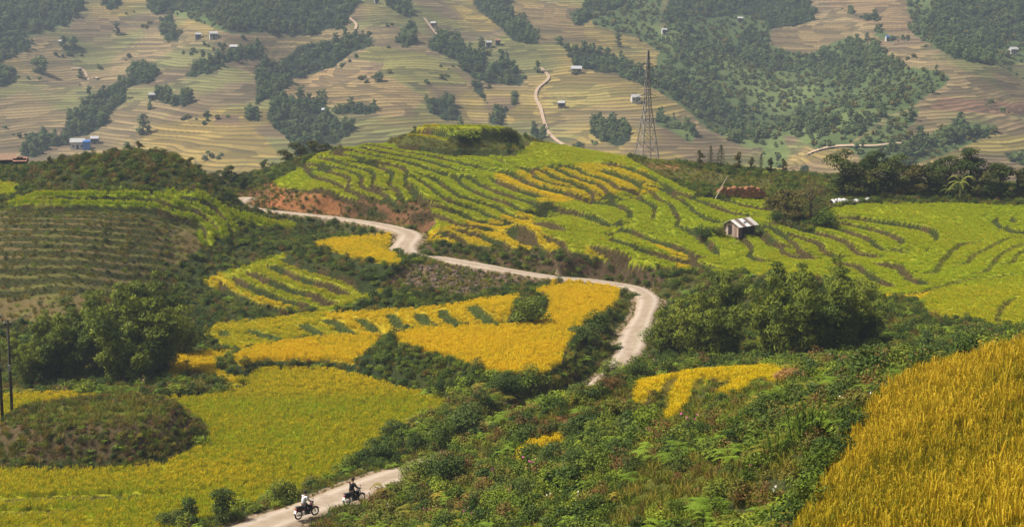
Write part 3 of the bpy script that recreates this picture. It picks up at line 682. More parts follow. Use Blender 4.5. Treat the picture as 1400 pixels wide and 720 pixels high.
path(q3(700,[(120,285),(150,325),(105,370),(98,410),(118,450),(130,500),(150,550),(210,600)]), 2.4, 'pale footpath zigzagging down the bare far terraces')
path(q3(350,[(690,80),(715,115),(750,155)]), 2.2, 'short pale track descending below the high far farmhouses')
path(q3(0,[(290,285),(350,305),(400,328)]), 2.0, 'reddish track curving across the brown upper far terraces')
0 and path(q3(1050,[(190,50),(290,85),(380,95),(470,120),(590,155),(660,200)]), 1.8, 'thin pale track along the crest above the forested ravine')
path(q3(1050,[(160,640),(220,618),(330,605),(440,605),(550,595)]), 2.2, 'pale track along the foot of the forested spur')
path(q3(350,[(385,80),(410,105),(405,135)]), 2.0, 'pale dirt track below the dark wood on the upper far slope')
# ------------------------------------------------------------------ foliage materials
def leaf_mat(name, dark, light, odd, transl=.15, rough=.6):
    t = NT(name); lv = t.n('Attribute', attribute_name='lv'); oi = t.n('ObjectInfo')
    c = t.mix(lv.outputs['Fac'], dark, light)
    c = t.mix(t.math('MULTIPLY', t.math('POWER', oi.outputs['Random'], 1.5), .55), c, odd)
    v = t.math('ADD', t.math('MULTIPLY', oi.outputs['Random'], .5), .72)
    cc = t.n('CombineColor'); [t.l(v, cc.inputs[i]) for i in range(3)]
    c = t.mix(1.0, c, cc.outputs[0], 'MULTIPLY')
    return t.out(c, rough, .12, transl=transl)
ML = dict(
 mid=leaf_mat('leaves_mid_green', (.050,.095,.010), (.165,.235,.018), (.18,.17,.018)),
 dark=leaf_mat('leaves_dark_green', (.030,.060,.010), (.085,.140,.018), (.09,.10,.02)),
 lime=leaf_mat('leaves_bright_green', (.105,.18,.010), (.29,.36,.022), (.25,.26,.02)),
 olive=leaf_mat('leaves_olive', (.075,.085,.012), (.20,.20,.025), (.20,.14,.03)),
 dry=leaf_mat('leaves_dry_reddish', (0.105,0.053,0.018), (0.298,0.143,0.045), (0.175,0.135,0.030), .12),
 fern=leaf_mat('fern_fronds', (0.070,0.143,0.012), (0.210,0.300,0.020), (0.158,0.210,0.020)),
 weed=leaf_mat('weed_leaves', (0.096,0.128,0.012), (0.298,0.270,0.025), (0.315,0.195,0.030)),
  bamboo=leaf_mat('bamboo_leaves', (.040,.075,.008), (.24,.28,.018), (.19,.20,.02), .18),
 treeA=leaf_mat('tree_leaves_deep', (0.021,0.045,0.008), (0.079,0.120,0.015), (0.088,0.083,0.015)),
 treeB=leaf_mat('tree_leaves_olive', (0.038,0.054,0.010), (0.131,0.135,0.020), (0.131,0.083,0.020)),
 pine=leaf_mat('needle_foliage', (0.028,0.051,0.014), (0.079,0.105,0.022), (0.088,0.075,0.020), .1),
 far=leaf_mat('far_leaves', (.070,.115,.036), (.16,.225,.065), (.17,.20,.06), .1),
 banana=leaf_mat('banana_leaves', (0.105,0.180,0.020), (0.350,0.390,0.070), (0.350,0.330,0.060), .3),
 bare=leaf_mat('greyish_twigs_and_leaves', (0.088,0.063,0.028), (0.228,0.158,0.062), (0.175,0.135,0.040), .1),
 pink=simple('pink_petals', (.55,.10,.28), .6, .2), white=simple('white_petals', (.75,.70,.62), .6, .2))
t = NT('rice_leaves_and_ears'); lv = t.n('Attribute', attribute_name='lv'); oi = t.n('ObjectInfo')
tn = t.n('Attribute', attribute_name='tint', attribute_type='INSTANCER')
f = t.math('ADD', tn.outputs['Fac'], t.math('ADD', t.math('MULTIPLY', t.math('SUBTRACT', lv.outputs['Fac'], .5), .50), t.math('MULTIPLY', t.math('SUBTRACT', oi.outputs['Random'], .5), .26)))
c = t.ramp(f, (0,(.21,.32,.005)), (.20,(.46,.56,.006)), (.45,(.40,.365,.007)), (.70,(.68,.54,.006)), (1,(.82,.59,.007)))
M_RICE = t.out(c, .6, .15, transl=.42)
t2 = NT('ripe_rice_with_dry_ears'); lv = t2.n('Attribute', attribute_name='lv'); oi = t2.n('ObjectInfo'); tn = t2.n('Attribute', attribute_name='tint', attribute_type='INSTANCER')
f = t2.math('ADD', tn.outputs['Fac'], t2.math('ADD', t2.math('MULTIPLY', t2.math('SUBTRACT', lv.outputs['Fac'], .5), .75), t2.math('MULTIPLY', t2.math('SUBTRACT', oi.outputs['Random'], .5), .35)))
M_RICE2 = t2.out(t2.ramp(f, (0,(.075,.095,.007)), (.3,(.22,.215,.009)), (.6,(.48,.345,.012)), (1,(.70,.49,.03))), .6, .15, transl=.25)
M_BARK = simple('brown_bark', (.10,.075,.05), .9, .1, .4, 12, bump=.5)
M_CULM = simple('bamboo_culm', (.13,.15,.04), .5, .3, .3, 6)
M_STEM = simple('green_stem', (.07,.085,.02), .8, .2, .3, 9)

# ------------------------------------------------------------------ foliage builders (numpy leaf clouds)
def rnd_unit(n, r):
    v = r.normal(size=(n, 3)); return v/np.linalg.norm(v, axis=1)[:, None]
def leaves(C, N, length, width, r, droop=.0):
    """one four-cornered leaf per centre C, facing N"""
    n = len(C); N = N/np.maximum(np.linalg.norm(N, axis=1)[:, None], 1e-6)
    T = np.cross(N, rnd_unit(n, r)); T /= np.maximum(np.linalg.norm(T, axis=1)[:, None], 1e-6)
    T[:, 2] -= droop; T /= np.linalg.norm(T, axis=1)[:, None]
    B = np.cross(N, T); B /= np.maximum(np.linalg.norm(B, axis=1)[:, None], 1e-6)
    l = (length*(.65+.7*r.random(n)))[:, None]; w = (width*(.65+.7*r.random(n)))[:, None]
    V = np.stack([C-T*l*.5, C+B*w*.5-T*l*.05, C+T*l*.5, C-B*w*.5-T*l*.05], 1)
    return V.reshape(-1, 3)
class Veg:
    def __init__(s): s.V = []; s.lv = []; s.mi = []
    def quad(s, V, lv, mi=0):
        s.V.append(V); s.lv.append(np.repeat(lv, 4)); s.mi.append(np.full(len(V)//4, mi))
    def mesh(s, name, mats):
        V = np.concatenate(s.V); Q = np.arange(len(V)).reshape(-1, 4)
        return mesh_np(name, V, Q, mats, False, {'lv': ('FLOAT', 'POINT', np.concatenate(s.lv))}, np.concatenate(s.mi))
    def cloud(s, blobs, n, length, width, r, droop=0, mi=0, shell=.45, lv0=0.0, lv1=1.0):
        """leaves through a set of blobs (x,y,z,rx,rz)"""
        b = np.asarray(blobs, float); pk = r.choice(len(b), n, p=(b[:, 3]**2)/(b[:, 3]**2).sum()); q = b[pk]
        d = rnd_unit(n, r); d[:, 2] = np.where(r.random(n) < .25, d[:, 2], np.abs(d[:, 2])); rr = (shell+(1-shell)*r.random(n)**.6)[:, None]
        C = q[:, :3]+d*rr*np.c_[q[:, 3], q[:, 3], q[:, 4]]
        N = d*.7+rnd_unit(n, r)*.75+np.array((0, 0, .5))
        s.quad(leaves(C, N, length, width, r, droop), lv0+(lv1-lv0)*r.random(n), mi)
    def ribbons(s, base, tip, sag, width, lv, mi=0, seg=3, r=None, taper=1.0):
        """curved blades from base to tip"""
        n = len(base); d = tip-base; side = np.cross(d, np.array((0, 0, 1.))); side += 1e-4; side /= np.linalg.norm(side, axis=1)[:, None]
        if r is not None: side = side*.6+rnd_unit(n, r)*.8; side /= np.linalg.norm(side, axis=1)[:, None]
        for k in range(seg):
            t0, t1 = k/seg, (k+1)/seg; P = []
            for tt in (t0, t1):
                p = base+d*tt; p = p.copy(); p[:, 2] += sag*4*tt*(1-tt)
                P.append((p, (width*(1-taper*tt**1.5)+.004)))
            (p0, w0), (p1, w1) = P
            V = np.stack([p0-side*np.reshape(w0, (-1, 1))/2, p0+side*np.reshape(w0, (-1, 1))/2, p1+side*np.reshape(w1, (-1, 1))/2, p1-side*np.reshape(w1, (-1, 1))/2], 1)
            s.quad(V.reshape(-1, 3), lv, mi)
    def tube(s, pts, rad, mi=0, k=5, lv=.5):
        pts = np.asarray(pts, float); rad = np.asarray(rad, float); rings = []
        for i in range(len(pts)):
            d = pts[min(i+1, len(pts)-1)]-pts[max(i-1, 0)]; d /= np.linalg.norm(d)+1e-9
            a = np.cross(d, (0.3, 1, .1)); a /= np.linalg.norm(a); b = np.cross(d, a); th = np.arange(k)*2*math.pi/k
            rings.append(pts[i]+rad[i]*(np.cos(th)[:, None]*a+np.sin(th)[:, None]*b))
        V = []
        for i in range(len(pts)-1):
            for j in range(k): V += [rings[i][j], rings[i][(j+1) % k], rings[i+1][(j+1) % k], rings[i+1][j]]
        V = np.array(V); s.quad(V, np.full(len(V)//4, lv), mi)
def rice_tuft(seed, rad, n, w, h, ears, lean=1.0, mat=None):
    r = np.random.default_rng(seed); v = Veg(); th = r.random(n)*2*math.pi; rr = rad*np.sqrt(r.random(n))
    b = np.c_[rr*np.cos(th), rr*np.sin(th), np.zeros(n)-.05]; th2 = r.random(n)*2*math.pi; ln = h*(.15+.4*r.random(n))
    tp = b+np.c_[ln*np.cos(th2), ln*np.sin(th2), h*(.75+.45*r.random(n))]*np.array((lean, lean, 1))
    v.ribbons(b, tp, h*.10, w, .05+.6*r.random(n), r=r)
    m = ears; th = r.random(m)*2*math.pi; rr = rad*np.sqrt(r.random(m)); b = np.c_[rr*np.cos(th), rr*np.sin(th), np.full(m, h*.75)]
    tp = b+np.c_[.28*h*np.cos(th*3), .28*h*np.sin(th*3), h*(.12+.25*r.random(m))]*np.array((lean, lean, 1+.8*(1-lean)))
    v.ribbons(b, tp, h*.16, w*1.7, .55+.45*r.random(m), r=r, seg=2, taper=.6)
    return v.mesh('rice_tuft', [mat or M_RICE])
def shrub_mesh(seed, mat, n=340, leaf=.11, asp=.55, spread=1.0, tall=.8, stems=True, flowers=None, lobes=9):
    r = np.random.default_rng(seed); v = Veg(); bl = []
    for k in range(lobes):
        th = r.random()*6.28; rr = .36*spread*math.sqrt(r.random()); s_ = .17+.17*r.random(); zz = tall*(.18+.75*r.random()*(1-rr/.9))
        bl.append((rr*math.cos(th), rr*math.sin(th), zz, s_*spread, s_*.9))
    bl.append((0, 0, tall*.35, .36*spread, .3*tall))
    v.cloud(bl, n, leaf, leaf*asp, r)
    if stems:
        for q in bl[:6]: v.tube([(0, 0, -.15), (q[0]*.5, q[1]*.5, q[2]*.5), (q[0], q[1], q[2])], (.02, .014, .006), 1, 3)
    mats = [mat, M_STEM]
    if flowers is not None:
        mats.append(flowers); q = np.array(bl); m = 16; pk = r.integers(0, len(bl), m); d = rnd_unit(m, r); d[:, 2] = abs(d[:, 2])+.2
        v.quad(leaves(q[pk, :3]+d*q[pk, 3:4]*1.08, d+(0, 0, .5), .085, .085, r), r.random(m), 2)
    return v.mesh('shrub', mats)
def fern_mesh(seed, mat):
    r = np.random.default_rng(seed); v = Veg()
    for k in range(13):
        th = k/13*6.28+r.random()*.5; ln = .55+.3*r.random(); up = .35+.35*r.random(); m = 15; tt = np.linspace(.12, 1, m)
        mid_ = np.c_[ln*tt*math.cos(th), ln*tt*math.sin(th), up*1.6*tt*(1.25-tt)]
        sd = np.array((-math.sin(th), math.cos(th), -.15)); w = (.17*np.sin(tt*2.7)**.7*(1.05-tt*.6)+.02)[:, None]
        for s_ in (-1, 1):
            b = mid_; tp = mid_+sd*np.array((s_, s_, 1))*w+np.c_[np.cos(th)*.05+0*tt, np.sin(th)*.05+0*tt, 0*tt]
            v.ribbons(b, tp, .0, .05, .2+.7*r.random(m), seg=1, taper=.7)
        v.ribbons(mid_[:-1], mid_[1:], 0, .012, np.full(m-1, .2), seg=1, taper=0)
    return v.mesh('fern', [mat])
def grass_mesh(seed, mat, n=34, h=.5, w=.028, rad=.22):
    r = np.random.default_rng(seed); v = Veg(); th = r.random(n)*6.28; rr = rad*np.sqrt(r.random(n))
    b = np.c_[rr*np.cos(th), rr*np.sin(th), np.full(n, -.04)]; th = r.random(n)*6.28; ln = h*(.2+.55*r.random(n))
    v.ribbons(b, b+np.c_[ln*np.cos(th), ln*np.sin(th), h*(.4+.6*r.random(n))], h*.15, w, r.random(n), r=r)
    return v.mesh('grass_tuft', [mat])
def weed_mesh(seed, mat, flower=None):
    r = np.random.default_rng(seed); v = Veg()
    for k in range(9):
        th = r.random()*6.28; rr = .25*math.sqrt(r.random()); h = .55+.5*r.random(); b = np.array((rr*math.cos(th), rr*math.sin(th), -.05)); tp = b+(.2*math.cos(th)*r.random(), .2*math.sin(th)*r.random(), h)
        v.tube([b, (b+tp)/2, tp], (.012, .009, .004), 1, 3); m = 20; tt = .15+.85*r.random(m)
        C = b+(tp-b)*tt[:, None]; d = rnd_unit(m, r); d[:, 2] = .3; C = C+d*.09*(1.2-tt[:, None]*.7)
        v.quad(leaves(C, d*.3+(0, 0, 1.), .15, .055, r, .2), r.random(m))
        if flower is not None and r.random() < .5: v.quad(leaves(np.array([tp, tp+.02, tp-.02]), rnd_unit(3, r)+(0, 0, 1), .09, .09, r), r.random(3), 2)
    return v.mesh('weed', [mat, M_STEM]+([flower] if flower is not None else []))
# ------------------------------------------------------------------ scattering masses (instances on points)
def proto_coll(name, meshes):
    c = bpy.data.collections.new(name)
    for i, m in enumerate(meshes): c.objects.link(bpy.data.objects.new('%s_%02d' % (name, i), m))
    ng = bpy.data.node_groups.new(name+'_scatter', 'GeometryNodeTree')
    ng.interface.new_socket('Geometry', in_out='INPUT', socket_type='NodeSocketGeometry'); ng.interface.new_socket('Geometry', in_out='OUTPUT', socket_type='NodeSocketGeometry')
    N = ng.nodes; gi = N.new('NodeGroupInput'); go = N.new('NodeGroupOutput'); iop = N.new('GeometryNodeInstanceOnPoints'); ci = N.new('GeometryNodeCollectionInfo')
    ci.inputs['Collection'].default_value = c; ci.inputs['Separate Children'].default_value = True; ci.inputs['Reset Children'].default_value = True
    def na(nm, ty):
        x = N.new('GeometryNodeInputNamedAttribute'); x.data_type = ty; x.inputs['Name'].default_value = nm; return next(o for o in x.outputs if o.enabled and o.name == 'Attribute')
    k = ng.links.new
    k(gi.outputs[0], iop.inputs['Points']); k(ci.outputs[0], iop.inputs['Instance']); iop.inputs['Pick Instance'].default_value = True
    k(na('idx', 'INT'), iop.inputs['Instance Index']); k(na('rot', 'FLOAT_VECTOR'), iop.inputs['Rotation']); k(na('scl', 'FLOAT_VECTOR'), iop.inputs['Scale'])
    k(iop.outputs[0], go.inputs[0])
    return ng
def scatter(name, ng, P, idx, scl, tint=None, tilt=.12, parent=None, seed=1):
    r = np.random.default_rng(seed); n = len(P); me = bpy.data.meshes.new(name)
    me.vertices.add(n); me.vertices.foreach_set('co', np.asarray(P, np.float32).ravel())
    rot = np.c_[r.normal(0, tilt, n), r.normal(0, tilt, n), r.random(n)*6.283]
    scl = np.asarray(scl, float); scl = scl if scl.ndim == 2 else np.c_[scl, scl, scl*(.8+.4*r.random(n))]
    for nm, ty, arr in (('idx', 'INT', np.asarray(idx, np.int32)), ('rot', 'FLOAT_VECTOR', rot), ('scl', 'FLOAT_VECTOR', scl), ('tint', 'FLOAT', np.zeros(n) if tint is None else tint)):
        a = me.attributes.new(nm, ty, 'POINT'); a.data.foreach_set('vector' if ty == 'FLOAT_VECTOR' else 'value', np.asarray(arr, np.int32 if ty == 'INT' else np.float32).ravel())
    o = link(name, me, parent); m = o.modifiers.new('scatter', 'NODES'); m.node_group = ng
    return o
def sample(ya, yb, dens, r, smax=.40):
    n = int(dens*smax*(yb*yb-ya*ya)); Y = np.sqrt(ya*ya+r.random(n)*(yb*yb-ya*ya)); s_ = (r.random(n)*2-1)*smax
    return Y*s_, Y
# ------------------------------------------------------------------ rice
NG_RICE = proto_coll('rice_plant', [rice_tuft(1,.12,22,.014,.62,9,.5,M_RICE2), rice_tuft(2,.13,22,.015,.56,10,.55,M_RICE2), rice_tuft(3,.12,24,.013,.66,8,.45,M_RICE2),
                                    rice_tuft(4,.20,20,.032,.52,10,.6), rice_tuft(5,.21,20,.030,.48,10,.6), rice_tuft(6,.19,18,.034,.56,10,.6)])
r = np.random.default_rng(3)
RNAME = dict(near=('golden brown ripe rice standing in the sloping field above the shrubs','golden rice field'),
 pear=('bright golden ripe rice filling the pear-shaped field inside the road bend','golden rice field'),
 tongue=('golden ripe rice in the tongue-shaped field above the big yellow-green field','golden rice field'),
 lower=('yellow-green rice in the broad flat field round the brown mound','rice field'),
 corner=('small golden rice plot beside the bamboo grove','rice plot'),
 wedge=('yellow rice in the wedge-shaped field at the road S-bend','rice field'),
 strips=('narrow golden rice strips on the shrubby slope below the road bend','rice plot'),
 patch=('tiny golden rice patch hidden among the ferns and shrubs','rice plot'),
 ledge=('bright green rice scrap beside the shrub-covered knoll','rice plot'),
 cap=('green and ochre crop on the flat cap of the central hill','rice plot'),
 shelf=('green rice shelf above the red clay cut','rice plot'),
 curvy=('golden rice on the curving stepped terrace above the pear-shaped field','terraced rice'),
 fan=('green and yellow rice on the fan of narrow curved terraces','terraced rice'))
ids = {v: k for k, v in FID.items()}
def rice_points(ya, yb, dens, keys):
    x, y = sample(ya, yb, dens, r, .60 if yb < 70 else .52); k = look(x, y, rice, True); pl = look(x, y, plant.astype(float))
    okk = np.isin(k, [FID[q] for q in keys]) & (pl > .5)
    return x[okk], y[okk], k[okk]
def put_rice(name, x, y, big, scale, sd, parent=None, zs=1.0):
    P = np.c_[x, y, near_z(x, y)]; n = len(x); q = scale*(.8+.4*r.random(n)); scale = np.c_[q, q, q*zs*(.85+.3*r.random(n))]
    return scatter(name, NG_RICE, P, r.integers(3, 6, n) if big else r.integers(0, 3, n), scale, look(x, y, ripe)+r.normal(0, .05, n), .1, parent, sd)
x, y, k = rice_points(19, 64, 26, ['near']); tag(put_rice('rice_field', x, y, False, 1.0, 11), *RNAME['near'], kind='stuff')
for ya, yb, dn, keys, sc in ((70,180,11,['lower','pear','tongue','corner','strips','patch'],1.0),(100,240,7,['wedge','curvy','fan','ledge','shelf','cap'],1.0)):
    x, y, k = rice_points(ya, yb, dn, keys)
    for q in keys:
        m = k == FID[q]
        if m.sum(): tag(put_rice('rice_field', x[m], y[m], True, sc, 20+FID[q], None, .8 if q in ('lower','pear','tongue') else .6), *RNAME[q], kind='stuff')
x, y, k = rice_points(150, 235, 9, ['strip'])
dd = np.stack([seg_dist(x, y, p)[0] for p in STW]); w = dd.argmin(0)
SL = ['lower of two bright green rice strips crossing the overgrown slope','upper bright green rice strip below the shrub-covered knoll','short bright green rice strip curving down beside the knoll','short bright green rice strip beside the dirt road below the red cut']
for i in range(4):
    m = w == i; tag(put_rice('rice_strip', x[m], y[m], True, .95, 60+i), SL[i], 'rice strip', kind='stuff')
# hill terraces: one piece for each level that the banks close off
cell = .5; x, y, k = rice_points(122, 250, 9, ['hill'])
gx = np.arange(-75, 125, cell); gy = np.arange(122, 250, cell); CXg, CYg = np.meshgrid(gx, gy)
ok_ = (look(CXg, CYg, rice, True) == FID['hill']) & (look(CXg, CYg, bankm) < .30)
lab = np.zeros(ok_.shape, int); cur = 0; nr_, nc_ = ok_.shape
for i in range(nr_):
    for j in range(nc_):
        if ok_[i, j] and not lab[i, j]:
            cur += 1; st = [(i, j)]; lab[i, j] = cur
            while st:
                a, b = st.pop()
                for c_, d_ in ((a+1, b), (a-1, b), (a, b+1), (a, b-1)):
                    if 0 <= c_ < nr_ and 0 <= d_ < nc_ and ok_[c_, d_] and not lab[c_, d_]: lab[c_, d_] = cur; st.append((c_, d_))
li = lab[np.clip(((y-122)/cell+.5).astype(int), 0, nr_-1), np.clip(((x+75)/cell+.5).astype(int), 0, nc_-1)]
cnt = np.bincount(li, minlength=cur+1); big = [i for i in range(1, cur+1) if cnt[i] > 60]; main = max(big, key=lambda i: cnt[i])
# the widest connected sheet is cut into wide blocks by bearing so that each stays a field of its own
li = np.where(np.isin(li, big), li, main)
for i in big:
    m = li == i; o = put_rice('rice_terrace', x[m], y[m], True, 1.0, 100+i, terrain, .40); o['kind'] = 'stuff'
print('rice terraces', len(big))
# ------------------------------------------------------------------ undergrowth
NG_SHRUB = proto_coll('undergrowth_plant', [
 shrub_mesh(11, ML['mid'], 420, .11), shrub_mesh(12, ML['mid'], 380, .13, .5, 1.1, .7), shrub_mesh(13, ML['lime'], 340, .12, .5, 1.0, .75), shrub_mesh(14, ML['dark'], 460, .10, .6, 1.05, .85),
 fern_mesh(15, ML['fern']), shrub_mesh(16, ML['dry'], 320, .09, .45, 1.0, .7), weed_mesh(17, ML['weed']), shrub_mesh(18, ML['olive'], 380, .10, .5, 1.1, .65),
 weed_mesh(19, ML['lime'], ML['pink']), weed_mesh(20, ML['weed'], ML['white']), shrub_mesh(21, ML['dark'], 300, .20, .6, 1.1, .8), fern_mesh(22, ML['weed'])])
NG_GRASS = proto_coll('grass_plant', [grass_mesh(31, ML['weed']), grass_mesh(32, ML['mid'], 30, .45), grass_mesh(33, ML['dry'], 26, .4), grass_mesh(34, ML['lime'], 36, .4), grass_mesh(35, ML['olive'], 30, .4)])
def kinds(n, w, r): w = np.array(w, float); return r.choice(len(w), n, p=w/w.sum())
r = np.random.default_rng(5)
free = ((rice < 0) & (rd > .55)).astype(float)
def free_pts(ya, yb, dens, lim=.8):
    x, y = sample(ya, yb, dens, r, .58 if yb < 130 else .52); m = look(x, y, free) > lim; x, y = x[m], y[m]; z = near_z(x, y); u, v = project(np.c_[x, y, z]); return x, y, z, u, v
def keep(m, *a): return [q[m] for q in a]
# near slope
x, y, z, u, v = free_pts(30, 128, 1.6)
pn = value_noise(x, y, 7, 201, 2); pm = value_noise(x, y, 11, 203, 2)
gl = in_poly(u, v, [(820,722),(860,680),(900,640),(960,625),(1000,640),(960,690),(940,724)]); dt = in_poly(u, v, [(735,574),(800,558),(838,537),(862,540),(850,553),(800,573),(760,585)])
md = look(x, y, moundm); mt = look(x, y, mtop_m.astype(float))
left = (u < 640) & (v > 600)
bike = in_poly(u, v, [(385,712),(420,680),(500,655),(530,672),(515,694),(470,712),(420,735)]); m = ~bike & ~(gl & (r.random(len(x)) > .12)) & ~(dt & (r.random(len(x)) > .15)) & (md < .05)
x, y, z, u, v, pn, pm = keep(m, x, y, z, u, v, pn, pm); n = len(x)
idx = kinds(n, [.19,.17,.12,.19,.11,.035,.06,.06,.02,.015,.06,.04], r)
idx = np.where((pn > .60) & (r.random(n) < .5), kinds(n, [0,0,0,0,.1,.45,.1,.35,.02,.03,0,.1], r), idx)
idx = np.where((pm > .58) & (r.random(n) < .6), kinds(n, [.1,.1,.25,0,.4,0,.2,0,.02,.02,0,.2], r), idx)
sc = .65+1.0*r.random(n)**1.8; sc *= np.where(in_poly(u, v, [(850,535),(905,600),(960,590),(1060,550),(1080,520),(1000,515),(940,510)]), .5, 1); sc = np.where(np.isin(idx, (6, 8, 9)), sc*.8, sc); sc *= np.where(rd_ := look(x, y, rd) < 2.2, .55, 1)
tag(scatter('undergrowth', NG_SHRUB, np.c_[x, y, z], idx, sc, seed=41), 'dense ferns, weeds and shrubs covering the slope above the road', 'undergrowth', kind='stuff')
# leafy bank under the golden fields
x, y, z, u, v = free_pts(112, 150, 5.0, .6); m = in_poly(u, v, [(495,500),(520,470),(540,464),(600,490),(670,512),(720,520),(690,545),(615,556),(550,534),(500,515)]); x, y, z = keep(m, x, y, z); n = len(x)
tag(scatter('bank_shrubbery', NG_SHRUB, np.c_[x, y, z], kinds(n, [.3,.25,.14,.16,.05,.02,.03,.05,0,0,.03,0], r), .45+.4*r.random(n), seed=47), 'dense green shrubbery on the steep bank under the golden fields', 'shrubbery', kind='stuff')
# mound cover
x, y, z, u, v = free_pts(100, 124, 5.0, .5); md = look(x, y, moundm); mt = look(x, y, mtop_m.astype(float)); m = (md > .03) & ~((mt > .4) & (r.random(len(x)) > .06)); x, y, z = keep(m, x, y, z); n = len(x)
tag(scatter('mound_scrub', NG_SHRUB, np.c_[x, y, z], kinds(n, [.08,.05,.05,.12,.05,.32,.08,.24,0,0,.02,.06], r), .28+.3*r.random(n), seed=42), 'brown and green scrub covering the mound in the field', 'scrub', kind='stuff')
# middle distance
x, y, z, u, v = free_pts(128, 262, 1.7); n = len(x)
row = look(x, y, bankm); onslope = in_poly(u, v, SLOPE_POLY) & (y < 183); rub = in_poly(u, v, [(548,372),(600,358),(650,366),(740,382),(725,390),(640,405),(560,392),(530,385)])
cut = look(x, y, cut_m.astype(float)) > .5; slid = look(x, y, slide_m.astype(float)) > .5; knob = in_poly(u, v, [(540,170),(720,172),(725,194),(520,194)]) & (y > 212)
prob = np.where(onslope, np.where(row > .3, .40, .10), 1.0); prob = np.where(rub, .45, prob); prob = np.where(cut, .7, prob); prob = np.where(slid, .25, prob); prob = np.where(knob, .08, prob); prob = np.where(look(x, y, (kq < 1.5).astype(float)) > .5, .16, prob); prob = np.where(y > 245, .35, prob)
sd_ = np.min(np.stack([seg_dist(x, y, p)[0] for p in STW]), 0); prob = np.where(sd_ < 1.35, 0, prob); m = r.random(n) < prob; x, y, z, u, v, onslope, rub, cut, slid = keep(m, x, y, z, u, v, onslope, rub, cut, slid); n = len(x)
idx = kinds(n, [.22,.16,.05,.30,.03,.07,.02,.12,0,0,.03,0], r)
dry = onslope | rub | cut; idx = np.where(dry, kinds(n, [.12,.06,.05,.26,.03,.18,.08,.24,0,0,0,0], r), idx)
kn = in_poly(u, v, [(40,200),(290,205),(300,275),(40,272)]) & (y > 178); idx = np.where(kn, kinds(n, [.18,.1,.04,.22,.02,.18,.02,.24,0,0,0,0], r), idx)
sc = .5+.6*r.random(n)**1.3; sc = np.where(dry, sc*.7, sc); sc = np.where(onslope, sc*.75, sc); sc = np.where(slid, sc*.5, sc); sc = np.where(kn, sc*1.15, sc)
tag(scatter('hillside_scrub', NG_SHRUB, np.c_[x, y, z], idx, sc, seed=43), 'dark scrub on the banks and slopes between the terraces', 'scrub', kind='stuff')
# grass: banks, verges, gaps
x, y = sample(120, 250, 16.0, r, .41); bk = look(x, y, bankm); rdd = look(x, y, rd); m = (bk > .4) & (rdd > .3); x, y = keep(m, x, y); n = len(x)
tag(scatter('terrace_bank_grass', NG_GRASS, np.c_[x, y, near_z(x, y)-.03], kinds(n, [.03,.5,.22,.0,.35], r), .22+.28*r.random(n), seed=45), 'short dark grass clothing the steep terrace banks', 'grass', kind='stuff')
x, y = sample(75, 215, 10.0, r, .41); rdd = look(x, y, rd)+.5*(value_noise(x, y, 2.5, 61, 2)-.5); m = (rdd > -.25) & (rdd < .7); x, y = keep(m, x, y); n = len(x)
tag(scatter('road_verge_grass', NG_GRASS, np.c_[x, y, near_z(x, y)+.06], kinds(n, [.3,.2,.25,.15,.2], r), .25+.35*r.random(n), seed=46), 'ragged grass creeping over the edges of the dirt road', 'grass', kind='stuff')
x, y = sample(30, 262, 5.0, r, .52); bk = look(x, y, bankm); fr_ = look(x, y, free); rdd = look(x, y, rd)
near_ = y < 128; m = ((bk > .35) & (r.random(len(x)) < .9)) | ((fr_ > .6) & (r.random(len(x)) < np.where(near_, .8, .35))) & (rdd > .35); x, y, bk = keep(m & (rdd > .3), x, y, bk); n = len(x); z = near_z(x, y)
u, v = project(np.c_[x, y, z]); onslope = in_poly(u, v, SLOPE_POLY)
idx = np.where(bk > .35, kinds(n, [.08,.45,.2,.0,.35], r), kinds(n, [.3,.25,.15,.18,.2], r)); idx = np.where(onslope, kinds(n, [.45,.05,.15,.25,.3], r), idx)
tag(scatter('bank_grass', NG_GRASS, np.c_[x, y, z], idx, np.where(bk > .35, .3+.3*r.random(n), .7+.7*r.random(n)), seed=44), 'rough grass along the terrace banks, verges and glades', 'grass', kind='stuff')
# ------------------------------------------------------------------ trees and shrubs, each a thing
def broadleaf(seed, mat, H=6., R=2.2, n=2600, leaf=.26, low=.25, lobes=16, asp=.6, bark=M_BARK):
    r = np.random.default_rng(seed); bl = []; w = Veg()
    for k in range(lobes):
        th = r.random()*6.28; zz = low+(1-low)*(.12+.8*r.random()); prof = math.sin(math.pi*min(1, max(.05, (zz-low)/(1-low)*.8+.18)))**.7
        rr = R*.72*prof*math.sqrt(r.random()); s_ = R*(.26+.2*r.random()); bl.append((rr*math.cos(th), rr*math.sin(th), H*zz-s_*.4, s_, s_*.85))
    v = Veg(); v.cloud(bl, n, leaf, leaf*asp, r, .1, shell=.35)
    w.tube([(0,0,-.3),(r.normal()*.08,r.normal()*.08,H*.3),(r.normal()*.15,r.normal()*.15,H*.75)], (H*.030,H*.022,H*.008), 0, 7)
    for q in bl[:9]:
        z0 = H*(.15+.35*r.random()); w.tube([(0,0,z0),(q[0]*.5,q[1]*.5,(z0+q[2])/2+.1),q[:3]], (H*.013,H*.009,H*.003), 0, 4)
    return w.mesh('trunk', [bark]), v.mesh('crown', [mat])
